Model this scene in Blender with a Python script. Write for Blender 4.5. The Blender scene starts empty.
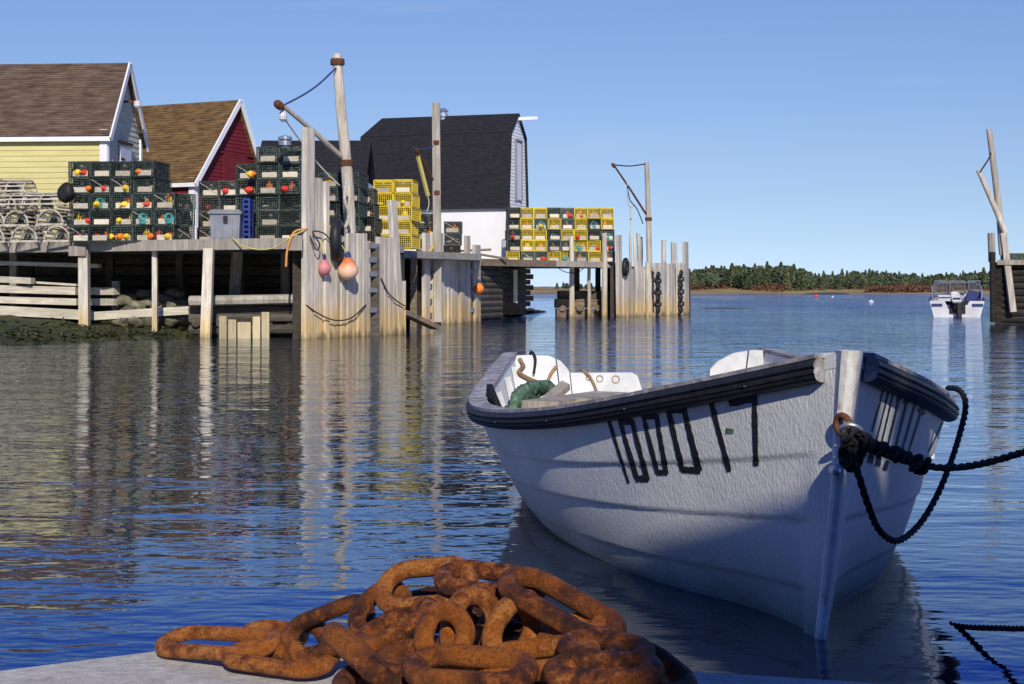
import bpy, bmesh, math, random
import numpy as np
from mathutils import Vector, Matrix
from mathutils.bvhtree import BVHTree
random.seed(7)
RNG = np.random.default_rng(7)
R = math.radians
SC = bpy.context.scene
COL = SC.collection

# ------------------------------------------------------------------ camera
F, H, HY = 1422.0, 1.15, 289.0           # focal length in pixels, eye height, horizon row
cam = bpy.data.cameras.new('camera')
cam.sensor_width = 36.0
cam.lens = F / 1024 * 36
cam.shift_y = -(342 - HY) / 1024
cam.clip_start, cam.clip_end = 0.05, 6000
camo = bpy.data.objects.new('camera', cam)
COL.objects.link(camo)
camo.location = (0, 0, H)
camo.rotation_euler = (R(90), 0, 0)
SC.camera = camo

# ------------------------------------------------------------------ sky, sun, exposure
SUN_EL, SUN_AZ = R(33), math.atan2(0.10, -1)    # azimuth measured from +Y towards +X
sdir = Vector((math.sin(SUN_AZ) * math.cos(SUN_EL), math.cos(SUN_AZ) * math.cos(SUN_EL), math.sin(SUN_EL)))
world = bpy.data.worlds.new('World')
SC.world = world
world.use_nodes = True
wn = world.node_tree.nodes
sky = wn.new('ShaderNodeTexSky')
sky.sky_type = 'NISHITA'
sky.sun_disc = False
sky.sun_elevation = SUN_EL
sky.sun_rotation = SUN_AZ
sky.air_density, sky.dust_density, sky.ozone_density = 1.0, 0.0, 3.0
geo_ = wn.new('ShaderNodeTexCoord'); sep_ = wn.new('ShaderNodeSeparateXYZ'); tint = wn.new('ShaderNodeValToRGB'); mul_ = wn.new('ShaderNodeMix')
mul_.data_type, mul_.blend_type = 'RGBA', 'MULTIPLY'; mul_.inputs[0].default_value = 1.0
STOPS = [(0.0, (.50, .70, 1.30)), (.022, (.505, .66, 1.11)), (.0345, (.51, .63, 1.0)), (.063, (.55, .615, .876)), (.104, (.61, .64, .84)), (.2, (.68, .71, .91)), (.24, (.36, .51, 1.05)), (.32, (.13, .33, 1.28)), (.5, (.14, .38, 1.15)), (1.0, (.26, .50, .95))]
el_ = tint.color_ramp.elements
while len(el_) < len(STOPS): el_.new(.5)
for e_, (p_, c_) in zip(el_, STOPS): e_.position = p_; e_.color = (*[k / 1.364 for k in c_], 1)
WL = world.node_tree.links
WL.new(geo_.outputs['Generated'], sep_.inputs[0]); WL.new(sep_.outputs['Z'], tint.inputs['Fac'])
WL.new(sky.outputs['Color'], mul_.inputs[6]); WL.new(tint.outputs['Color'], mul_.inputs[7])
bg = wn['Background']
bg.inputs['Strength'].default_value = 0.15
nz_ = wn.new('ShaderNodeTexNoise'); mp_ = wn.new('ShaderNodeMapping'); cr_ = wn.new('ShaderNodeValToRGB'); mx_ = wn.new('ShaderNodeMix')
mp_.inputs['Scale'].default_value = (4, 4, 26); mp_.inputs['Rotation'].default_value = (0, R(6), 0); nz_.inputs['Scale'].default_value = 1.3; nz_.inputs['Detail'].default_value = 7
cr_.color_ramp.elements[0].position, cr_.color_ramp.elements[1].position = .60, .85
cr_.color_ramp.elements[0].color, cr_.color_ramp.elements[1].color = (0, 0, 0, 1), (.16, .16, .16, 1)      # thin wisps of cirrus
mx_.data_type = 'RGBA'; mx_.inputs[7].default_value = (4.6, 5.0, 5.6, 1)
WL.new(geo_.outputs['Generated'], mp_.inputs['Vector']); WL.new(mp_.outputs['Vector'], nz_.inputs['Vector']); WL.new(nz_.outputs['Fac'], cr_.inputs['Fac'])
WL.new(cr_.outputs['Color'], mx_.inputs[0]); WL.new(mul_.outputs[2], mx_.inputs[6]); WL.new(mx_.outputs[2], bg.inputs['Color'])
sun = bpy.data.lights.new('sun', 'SUN')
sun.energy, sun.angle, sun.color = 4.5, R(0.5), (1.0, 0.93, 0.82)
suno = bpy.data.objects.new('sun', sun)
COL.objects.link(suno)
suno.rotation_euler = sdir.to_track_quat('Z', 'Y').to_euler()
VS = SC.view_settings
VS.view_transform, VS.look, VS.gamma, VS.use_curve_mapping = 'Standard', 'None', 1.0, False
VS.exposure = 0.0
SC.cycles.max_bounces = 6

# ------------------------------------------------------------------ helpers
def at(px, py, D):
    return Vector(((px - 512) / F * D, D, H - (py - HY) / F * D))
def xy(px, D, z=0.0):
    return Vector(((px - 512) / F * D, D, z))

class MB:
    """collects geometry in world coordinates, links it as one mesh object"""
    def __init__(s): s.v, s.f = [], []
    def add(s, vs, fs):
        o = len(s.v); s.v += [tuple(v) for v in vs]; s.f += [tuple(i + o for i in f) for f in fs]
    def box(s, c, size, M=None):
        c = Vector(c); hx, hy, hz = (k / 2 for k in size)
        vs = [Vector((x, y, z)) for x in (-hx, hx) for y in (-hy, hy) for z in (-hz, hz)]
        if M is not None: vs = [M @ v for v in vs]
        s.add([c + v for v in vs], [(0,1,3,2), (4,6,7,5), (0,4,5,1), (2,3,7,6), (0,2,6,4), (1,5,7,3)])
    def beam(s, a, b, w, h, up=(0, 0, 1), jit=0.0):
        a, b = Vector(a), Vector(b); d = (b - a).normalized(); up = Vector(up)
        if abs(d.dot(up)) > .98: up = Vector((0, 1, 0))
        x = d.cross(up).normalized(); y = x.cross(d)
        vs = []
        for p in (a, b):
            for i, j in ((-1,-1), (1,-1), (1,1), (-1,1)):
                k = 1 + random.uniform(-jit, jit)
                vs.append(p + x * i * w / 2 * k + y * j * h / 2 * k)
        s.add(vs, [(3,2,1,0), (4,5,6,7), (0,1,5,4), (1,2,6,5), (2,3,7,6), (3,0,4,7)])
    def tube(s, pts, r, n=8, cap=True, jit=0.0):
        pts = [Vector(p) for p in pts]; k = len(pts)
        rs = r if isinstance(r, (list, tuple)) else [r] * k
        t0 = (pts[1] - pts[0]).normalized()
        u = t0.cross(Vector((0, 0, 1)))
        if u.length < .05: u = t0.cross(Vector((1, 0, 0)))
        u.normalize(); vs = []
        for i, p in enumerate(pts):
            t = (pts[min(i + 1, k - 1)] - pts[max(i - 1, 0)]).normalized()
            u = (u - t * u.dot(t)).normalized(); w = t.cross(u)
            for j in range(n):
                q = 2 * math.pi * j / n; rr = rs[i] * (1 + random.uniform(-jit, jit))
                vs.append(p + (u * math.cos(q) + w * math.sin(q)) * rr)
        fs = [(i*n + j, i*n + (j+1) % n, (i+1)*n + (j+1) % n, (i+1)*n + j) for i in range(k - 1) for j in range(n)]
        if cap: fs += [tuple(range(n - 1, -1, -1)), tuple((k-1)*n + j for j in range(n))]
        s.add(vs, fs)
    def lathe(s, c, prof, axis=(0, 0, 1), n=16):
        """prof: list of (r, h) along axis from c"""
        c = Vector(c); q = Vector((0, 0, 1)).rotation_difference(Vector(axis).normalized())
        vs = []
        for r, h in prof:
            for j in range(n):
                a = 2 * math.pi * j / n
                vs.append(c + q @ Vector((r * math.cos(a), r * math.sin(a), h)))
        k = len(prof)
        fs = [(i*n + j, i*n + (j+1) % n, (i+1)*n + (j+1) % n, (i+1)*n + j) for i in range(k - 1) for j in range(n)]
        fs += [tuple(range(n - 1, -1, -1)), tuple((k-1)*n + j for j in range(n))]
        s.add(vs, fs)
    def prism(s, poly, d):
        """poly: list of points (a planar outline), extruded by vector d"""
        poly = [Vector(p) for p in poly]; d = Vector(d); n = len(poly)
        s.add(poly + [p + d for p in poly], [tuple(range(n - 1, -1, -1)), tuple(range(n, 2*n))] + [(i, (i+1) % n, n + (i+1) % n, n + i) for i in range(n)])
    def torus(s, c, R_, r, axis=(0, 0, 1), n=20, m=8, sx=1.0):
        c = Vector(c); q = Vector((0, 0, 1)).rotation_difference(Vector(axis).normalized()); vs = []
        for i in range(n):
            a = 2 * math.pi * i / n
            for j in range(m):
                b = 2 * math.pi * j / m
                vs.append(c + q @ Vector(((R_ + r * math.cos(b)) * math.cos(a) * sx, (R_ + r * math.cos(b)) * math.sin(a), r * math.sin(b))))
        s.add(vs, [(i*m + j, ((i+1) % n)*m + j, ((i+1) % n)*m + (j+1) % m, i*m + (j+1) % m) for i in range(n) for j in range(m)])
    def rope(s, pts, r, twist=9.0, n=6, strands=3):
        """laid rope: strands twisting round a smooth path"""
        P = spline(pts, 0.35 * r if False else None)
        u = None; tubes = [[] for _ in range(strands)]; L = 0; prev = None
        for i, p in enumerate(P):
            t = (P[min(i+1, len(P)-1)] - P[max(i-1, 0)]).normalized()
            if u is None:
                u = t.cross(Vector((0, 0, 1)))
                if u.length < .05: u = t.cross(Vector((1, 0, 0)))
            u = (u - t * u.dot(t)).normalized(); w = t.cross(u)
            if prev is not None: L += (p - prev).length
            prev = p
            for k in range(strands):
                a = 2 * math.pi * k / strands + L / (r * twist) * 2 * math.pi
                tubes[k].append(p + (u * math.cos(a) + w * math.sin(a)) * r * .52)
        for tb in tubes: s.tube(tb, r * .56, n)
    def build(s, name, mat, parent=None, smooth=False, origin=None):
        me = bpy.data.meshes.new(name)
        if parent is not None: org = parent_org(parent)
        elif origin is not None: org = Vector(origin)
        else:
            a = np.array(s.v); org = Vector(((a[:,0].min()+a[:,0].max())/2, (a[:,1].min()+a[:,1].max())/2, a[:,2].min()))
        me.from_pydata([(x - org[0], y - org[1], z - org[2]) for x, y, z in s.v], [], s.f)
        bm = bmesh.new(); bm.from_mesh(me); bmesh.ops.recalc_face_normals(bm, faces=bm.faces); bm.to_mesh(me); bm.free()
        me.materials.append(mat)
        if smooth:
            for p in me.polygons: p.use_smooth = True
        o = bpy.data.objects.new(name, me); COL.objects.link(o)
        if parent is not None: o.parent = parent; o.location = (0, 0, 0)
        else: o.location = org
        if parent is not None and parent.type == 'MESH': o.location = (0, 0, 0)
        return o
ORG = {}
def parent_org(p):
    q = Vector(p.location)
    while p.parent is not None:
        p = p.parent; q = q + Vector(p.location)
    return q
def spline(pts, step=None, m=10):
    P = [Vector(p) for p in pts]
    if len(P) < 3: 
        return [P[0].lerp(P[-1], i / (m * 2)) for i in range(m * 2 + 1)]
    Q = [P[0] * 2 - P[1]] + P + [P[-1] * 2 - P[-2]]; out = []
    for i in range(1, len(Q) - 2):
        a, b, c, d = Q[i-1:i+3]
        for k in range(m):
            t = k / m
            out.append(.5 * (2*b + (c - a)*t + (2*a - 5*b + 4*c - d)*t*t + (3*b - a - 3*c + d)*t**3))
    out.append(P[-1]); return out
def tag(o, label=None, cat=None, group=None, kind=None):
    if label: o['label'] = label
    if cat: o['category'] = cat
    if group: o['group'] = group
    if kind: o['kind'] = kind
    return o
def thing(name, loc, label, cat, group=None):
    o = bpy.data.objects.new(name, None); COL.objects.link(o); o.location = loc; o.empty_display_size = .2
    return tag(o, label, cat, group)
KIDS = {}
def copy_tree(root, loc, rz=0.0, scale=(1, 1, 1), label=None, kids=None):
    r = root.copy(); COL.objects.link(r); r.location = loc; r.rotation_euler = (0, 0, rz); r.scale = scale
    if label: r['label'] = label
    for ch in (kids if kids is not None else root.children):
        c = ch.copy(); COL.objects.link(c); c.parent = r
        for g in ch.children:
            d = g.copy(); COL.objects.link(d); d.parent = c
    return r

# ------------------------------------------------------------------ materials
def new_mat(name):
    m = bpy.data.materials.new(name); m.use_nodes = True
    nt = m.node_tree; b = nt.nodes['Principled BSDF']
    return m, nt, b
def N(nt, t, **kw):
    n = nt.nodes.new(t)
    for k, v in kw.items():
        if k in n.inputs: n.inputs[k].default_value = v
        else: setattr(n, k, v)
    return n
def ramp(nt, src, stops):
    r = nt.nodes.new('ShaderNodeValToRGB'); el = r.color_ramp.elements
    while len(el) < len(stops): el.new(.5)
    for e, (p, c) in zip(el, stops):
        e.position = p; e.color = (*c, 1) if len(c) == 3 else c
    nt.links.new(src, r.inputs['Fac']); return r.outputs['Color']
def coords(nt, scale, obj=False):
    m = nt.nodes.new('ShaderNodeMapping'); m.inputs['Scale'].default_value = scale
    if obj: nt.links.new(nt.nodes.new('ShaderNodeTexCoord').outputs['Object'], m.inputs['Vector'])
    else: nt.links.new(nt.nodes.new('ShaderNodeNewGeometry').outputs['Position'], m.inputs['Vector'])
    return m.outputs['Vector']
def noise(nt, vec, scale=1.0, detail=4, rough=.6):
    n = N(nt, 'ShaderNodeTexNoise', Scale=scale, Detail=detail, Roughness=rough)
    nt.links.new(vec, n.inputs['Vector']); return n.outputs['Fac']
def rnd(nt, c, lo=.78, hi=1.15):
    """each object its own slight brightness"""
    mr = N(nt, 'ShaderNodeMapRange'); nt.links.new(nt.nodes.new('ShaderNodeObjectInfo').outputs['Random'], mr.inputs['Value']); mr.inputs['To Min'].default_value = lo; mr.inputs['To Max'].default_value = hi
    v = N(nt, 'ShaderNodeVectorMath', operation='SCALE'); nt.links.new(c, v.inputs[0]); nt.links.new(mr.outputs[0], v.inputs['Scale']); return v.outputs[0]
def mix(nt, fac, a, b):
    m = nt.nodes.new('ShaderNodeMix'); m.data_type = 'RGBA'
    for s, v in ((m.inputs[0], fac), (m.inputs[6], a), (m.inputs[7], b)):
        if isinstance(v, (int, float)): s.default_value = v
        elif isinstance(v, tuple): s.default_value = (*v, 1)
        else: nt.links.new(v, s)
    return m.outputs[2]
def bump(nt, b, h, dist=.01, strength=1.0):
    n = N(nt, 'ShaderNodeBump', Strength=strength, Distance=dist)
    nt.links.new(h, n.inputs['Height']); nt.links.new(n.outputs['Normal'], b.inputs['Normal'])
def varied(name, c1, c2, scale=(3, 3, 3), rough=.8, bmp=0.0, detail=5, c3=None, spec=.3, metal=0.0, obj=False, vary=(.9, 1.08)):
    """two or three tones mixed by noise"""
    m, nt, b = new_mat(name); v = coords(nt, scale, obj); f = noise(nt, v, 1.0, detail, .65)
    st = [(.33, c1), (.66, c2)] if c3 is None else [(.28, c1), (.5, c2), (.72, c3)]
    nt.links.new(rnd(nt, ramp(nt, f, st), *vary), b.inputs['Base Color'])
    b.inputs['Roughness'].default_value = rough; b.inputs['Specular IOR Level'].default_value = spec; b.inputs['Metallic'].default_value = metal
    if bmp: bump(nt, b, f, bmp)
    return m
def wood(name, dark, light, grain=(14, 14, .9), tide=None, rough=.85, tide_z=.75):
    """weathered timber with grain along its length; tide = colour of the stain below high water"""
    m, nt, b = new_mat(name); v = coords(nt, grain); f = noise(nt, v, 1.0, 6, .7)
    g = noise(nt, coords(nt, (1.1, 1.1, .7)), 1.0, 3, .5)
    c = ramp(nt, f, [(.3, dark), (.52, tuple((a + q) / 2 for a, q in zip(dark, light))), (.72, light)])
    c = mix(nt, ramp(nt, g, [(.4, (0, 0, 0)), (.75, (.45, .45, .45))]), c, tuple(k * .55 for k in dark))
    if tide:
        sep = nt.nodes.new('ShaderNodeSeparateXYZ'); nt.links.new(nt.nodes.new('ShaderNodeNewGeometry').outputs['Position'], sep.inputs[0])
        wob = noise(nt, coords(nt, (6, 6, 1.2)), 1.0, 4, .6)
        a = N(nt, 'ShaderNodeMath', operation='MULTIPLY_ADD'); nt.links.new(wob, a.inputs[0]); a.inputs[1].default_value = .9; nt.links.new(sep.outputs['Z'], a.inputs[2])
        fac = ramp(nt, a.outputs[0], [(0.0, (1, 1, 1)), (1.0, (0, 0, 0))])
        mr = N(nt, 'ShaderNodeMapRange'); nt.links.new(a.outputs[0], mr.inputs['Value'])
        mr.inputs['From Min'].default_value = tide_z + .1; mr.inputs['From Max'].default_value = tide_z + .75
        mr.inputs['To Min'].default_value = 1; mr.inputs['To Max'].default_value = 0
        tc = ramp(nt, f, [(.3, tuple(k * .55 for k in tide)), (.7, tide)])
        c = mix(nt, mr.outputs[0], c, tc)
        mr2 = N(nt, 'ShaderNodeMapRange'); nt.links.new(a.outputs[0], mr2.inputs['Value'])
        mr2.inputs['From Min'].default_value = .42; mr2.inputs['From Max'].default_value = .62
        mr2.inputs['To Min'].default_value = .75; mr2.inputs['To Max'].default_value = 0
        c = mix(nt, mr2.outputs[0], c, (.06, .05, .025))
    nt.links.new(rnd(nt, c, .72, 1.12), b.inputs['Base Color']); b.inputs['Roughness'].default_value = rough; b.inputs['Specular IOR Level'].default_value = .25
    bump(nt, b, f, .012); return m
M = {}
M['grey_wood'] = wood('grey_wood', (.23, .20, .16), (.58, .53, .45))
M['pale_plank'] = wood('pale_plank', (.37, .325, .26), (.84, .775, .66), tide=(.76, .55, .27), tide_z=.75)
M['pile'] = wood('pile', (.39, .34, .27), (.84, .775, .65), tide=(.74, .55, .29), tide_z=.6)
M['deck'] = wood('deck', (.26, .24, .21), (.52, .49, .44), grain=(9, 9, 9))
M['rail_wood'] = wood('rail_wood', (.40, .36, .27), (.76, .70, .55), grain=(1.2, 12, 14))
M['dark_log'] = wood('dark_log', (.045, .038, .03), (.16, .14, .11), grain=(2, 9, 9))
M['black_log'] = wood('black_log', (.010, .009, .008), (.055, .046, .036), grain=(2, 9, 9))
M['brown_log'] = wood('brown_log', (.10, .075, .05), (.30, .23, .16), grain=(2, 9, 9))
M['new_wood'] = wood('new_wood', (.42, .33, .18), (.66, .56, .36))
M['bow_wood'] = varied('bow_wood', (.30, .26, .20), (.60, .55, .45), (6, 6, 6))
M['yellow_paint'] = varied('yellow_paint', (.56, .50, .20), (.66, .59, .27), (.8, 1, 6), bmp=.004)
M['white_paint'] = varied('white_paint', (.70, .71, .72), (.80, .80, .79), (1.5, 1.5, .5), rough=.6)
M['white_wall'] = varied('white_wall', (.74, .74, .72), (.82, .82, .80), (.7, .7, .4), rough=.7)
M['sage_paint'] = varied('sage_paint', (.42, .43, .33), (.56, .57, .45), (2, 2, 5))
M['red_paint'] = varied('red_paint', (.12, .009, .015), (.17, .016, .022), (1.5, 1.5, 6), bmp=.004)
M['brown_shingle'] = varied('brown_shingle', (.045, .029, .020), (.105, .068, .046), (2.2, 5, 9), bmp=.02, c3=(.17, .12, .085), detail=8)
M['mossy_shingle'] = varied('mossy_shingle', (.055, .030, .014), (.15, .088, .034), (2.0, 4, 8), bmp=.02, c3=(.25, .16, .06), detail=8)
M['black_shingle'] = varied('black_shingle', (.010, .010, .013), (.022, .021, .025), (4, 6, 9), bmp=.01, rough=.9)
M['black'] = varied('black', (.010, .010, .011), (.022, .022, .024), (12, 12, 12), rough=.6)
M['dark_void'] = varied('dark_void', (.010, .009, .008), (.03, .027, .024), (2, 2, 2))
M['galv'] = varied('galv', (.42, .43, .45), (.62, .63, .65), (9, 9, 9), rough=.35, metal=.8)
M['iron'] = varied('iron', (.05, .022, .012), (.16, .06, .025), (20, 20, 20), rough=.85)
M['trap_green'] = varied('trap_green', (.008, .020, .018), (.026, .044, .038), (30, 30, 30), rough=.5, c3=(.20, .20, .17), vary=(.6, 1.5))
M['trap_dark'] = varied('trap_dark', (.014, .015, .016), (.05, .052, .05), (30, 30, 30), rough=.5, c3=(.2, .19, .17), vary=(.7, 1.4))
M['trap_yellow'] = varied('trap_yellow', (.60, .42, .02), (.78, .58, .04), (5, 5, 5), rough=.45)
M['trap_blue'] = varied('trap_blue', (.04, .07, .06), (.11, .15, .12), (30, 30, 30), rough=.5, c3=(.32, .32, .24))
M['netting'] = varied('netting', (.006, .014, .012), (.035, .045, .038), (22, 22, 22), rough=.9, c3=(.17, .17, .14), vary=(.6, 1.5))
M['cream_board'] = varied('cream_board', (.50, .43, .30), (.74, .68, .54), (9, 9, 30), vary=(.55, 1.1))
M['bait_pink'] = varied('bait_pink', (.45, .14, .09), (.62, .36, .28), (30, 30, 30))
M['orange'] = varied('orange', (.70, .14, .015), (.85, .24, .03), (9, 9, 9), rough=.45)
M['red'] = varied('red', (.55, .035, .025), (.68, .07, .04), (9, 9, 9), rough=.45)
M['yellow'] = varied('yellow', (.75, .48, .02), (.86, .62, .06), (9, 9, 9), rough=.45)
M['teal'] = varied('teal', (.03, .22, .22), (.08, .38, .36), (30, 30, 30), rough=.7)
M['grey_plastic'] = varied('grey_plastic', (.17, .18, .21), (.24, .25, .28), (4, 4, 4), rough=.5)
M['blue_plastic'] = varied('blue_plastic', (.012, .03, .17), (.025, .055, .26), (4, 4, 4), rough=.45)
M['rubber'] = varied('rubber', (.010, .010, .011), (.026, .026, .028), (30, 30, 30), rough=.5, bmp=.002)
M['buoy_orange'] = varied('buoy_orange', (.68, .30, .14), (.80, .52, .34), (3, 3, 3), rough=.5)
M['buoy_pink'] = varied('buoy_pink', (.55, .15, .17), (.68, .32, .32), (6, 6, 6), rough=.5)
M['rope_dark'] = varied('rope_dark', (.006, .006, .008), (.022, .020, .022), (60, 60, 60), rough=.75)
M['rope_yellow'] = varied('rope_yellow', (.45, .38, .08), (.58, .50, .16), (20, 20, 20))
M['rope_orange'] = varied('rope_orange', (.55, .22, .05), (.66, .32, .10), (20, 20, 20))
M['rope_pale'] = varied('rope_pale', (.36, .33, .27), (.55, .51, .43), (20, 20, 20))
M['rope_blue'] = varied('rope_blue', (.02, .03, .10), (.05, .07, .20), (20, 20, 20))
M['rock'] = varied('rock', (.045, .042, .028), (.15, .14, .09), (5, 5, 5), bmp=.05, c3=(.27, .25, .17), vary=(.6, 1.25))
M['green_net'] = varied('green_net', (.02, .05, .035), (.08, .15, .10), (40, 40, 40), bmp=.01, c3=(.16, .27, .16))
M['stick'] = varied('stick', (.22, .13, .06), (.44, .28, .14), (20, 20, 20))
M['sea_white'] = varied('sea_white', (.48, .49, .51), (.64, .65, .67), (2, 2, 2), rough=.35, spec=.5)

def gable_shed_mats(): pass

# concrete of the near quay
def concrete():
    m, nt, b = new_mat('concrete')
    f = noise(nt, coords(nt, (40, 40, 40)), 1.0, 8, .75); g = noise(nt, coords(nt, (5, 5, 5)), 1.0, 5, .6)
    v = N(nt, 'ShaderNodeTexVoronoi', Scale=170.0); nt.links.new(coords(nt, (1, 1, 1)), v.inputs['Vector'])
    c = ramp(nt, f, [(.25, (.30, .28, .255)), (.5, (.54, .52, .485)), (.75, (.74, .72, .69))])
    c = mix(nt, ramp(nt, g, [(.35, (0, 0, 0)), (.7, (.5, .5, .5))]), c, (.34, .315, .285))
    c = mix(nt, ramp(nt, v.outputs['Distance'], [(.0, (.55, .55, .55)), (.28, (0, 0, 0))]), c, (.13, .12, .11))
    nt.links.new(c, b.inputs['Base Color']); b.inputs['Roughness'].default_value = .9
    bump(nt, b, f, .007); return m
M['concrete'] = concrete()

def rust():
    m, nt, b = new_mat('rust')
    v = coords(nt, (1, 1, 1))
    f = noise(nt, v, 55, 8, .72); g = noise(nt, v, 300, 6, .8); k = noise(nt, v, 11, 3, .5)
    rn = N(nt, 'ShaderNodeMath', operation='MULTIPLY_ADD'); nt.links.new(nt.nodes.new('ShaderNodeObjectInfo').outputs['Random'], rn.inputs[0]); rn.inputs[1].default_value = .24; rn.inputs[2].default_value = -.09
    fa = N(nt, 'ShaderNodeMath', operation='ADD'); nt.links.new(f, fa.inputs[0]); nt.links.new(rn.outputs[0], fa.inputs[1])
    c = ramp(nt, fa.outputs[0], [(.30, (.022, .009, .006)), (.45, (.085, .026, .010)), (.55, (.30, .080, .014)), (.69, (.58, .24, .06))])
    c = mix(nt, ramp(nt, k, [(.48, (0, 0, 0)), (.66, (.7, .7, .7))]), c, (.50, .150, .016))
    c = mix(nt, ramp(nt, g, [(.50, (0, 0, 0)), (.62, (.75, .75, .75))]), c, (.060, .020, .010))
    nt.links.new(c, b.inputs['Base Color']); b.inputs['Roughness'].default_value = .62; b.inputs['Specular IOR Level'].default_value = .35
    a = N(nt, 'ShaderNodeMath', operation='MULTIPLY_ADD'); nt.links.new(g, a.inputs[0]); a.inputs[1].default_value = .5; nt.links.new(f, a.inputs[2])
    bump(nt, b, a.outputs[0], .010); return m
M['rust'] = rust()

def hull_paint():
    m, nt, b = new_mat('hull_paint')
    tc = nt.nodes.new('ShaderNodeTexCoord')
    mp = nt.nodes.new('ShaderNodeMapping'); mp.inputs['Rotation'].default_value = (0, R(-22), 0); mp.inputs['Scale'].default_value = (105, 105, 38)
    nt.links.new(nt.nodes.new('ShaderNodeNewGeometry').outputs['Position'], mp.inputs['Vector'])
    f = noise(nt, mp.outputs['Vector'], 1.0, 5, .6)
    g = noise(nt, coords(nt, (4, 4, 4)), 1.0, 5, .6)
    c = ramp(nt, g, [(.3, (.56, .57, .55)), (.7, (.70, .70, .67))])
    sep = nt.nodes.new('ShaderNodeSeparateXYZ'); nt.links.new(nt.nodes.new('ShaderNodeNewGeometry').outputs['Position'], sep.inputs[0])
    a = N(nt, 'ShaderNodeMath', operation='MULTIPLY_ADD'); nt.links.new(g, a.inputs[0]); a.inputs[1].default_value = -.3; nt.links.new(sep.outputs['Z'], a.inputs[2])
    mr = N(nt, 'ShaderNodeMapRange'); nt.links.new(a.outputs[0], mr.inputs['Value'])
    mr.inputs['From Min'].default_value = -.12; mr.inputs['From Max'].default_value = .16; mr.inputs['To Min'].default_value = .8; mr.inputs['To Max'].default_value = 0
    c = mix(nt, mr.outputs[0], c, (.17, .20, .15))
    dr = noise(nt, coords(nt, (26, 26, 1.6)), 1.0, 5, .6); c = mix(nt, ramp(nt, dr, [(.60, (0, 0, 0)), (.74, (.38, .38, .38))]), c, (.30, .30, .27))
    sc = noise(nt, coords(nt, (9, 9, 30)), 1.0, 6, .7); c = mix(nt, ramp(nt, sc, [(.66, (0, 0, 0)), (.72, (.55, .55, .55))]), c, (.33, .34, .34))
    nt.links.new(c, b.inputs['Base Color']); b.inputs['Roughness'].default_value = .42; b.inputs['Specular IOR Level'].default_value = .4
    bump(nt, b, f, .0048); return m
M['hull_paint'] = hull_paint()
M['boat_white'] = varied('boat_white', (.56, .57, .56), (.70, .71, .70), (9, 9, 9), rough=.55, bmp=.003)
def stem_paint():
    m, nt, b = new_mat('stem_paint')
    f = noise(nt, coords(nt, (22, 22, 9)), 1.0, 6, .65)
    nt.links.new(ramp(nt, f, [(.30, (.22, .15, .08)), (.42, (.60, .57, .50)), (.6, (.76, .76, .74))]), b.inputs['Base Color'])
    b.inputs['Roughness'].default_value = .6; bump(nt, b, f, .006); return m
M['stem_paint'] = stem_paint()
M['cap_wood'] = varied('cap_wood', (.09, .085, .09), (.27, .26, .27), (16, 16, 16), bmp=.004, c3=(.56, .55, .54), rough=.7, detail=8)

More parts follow.
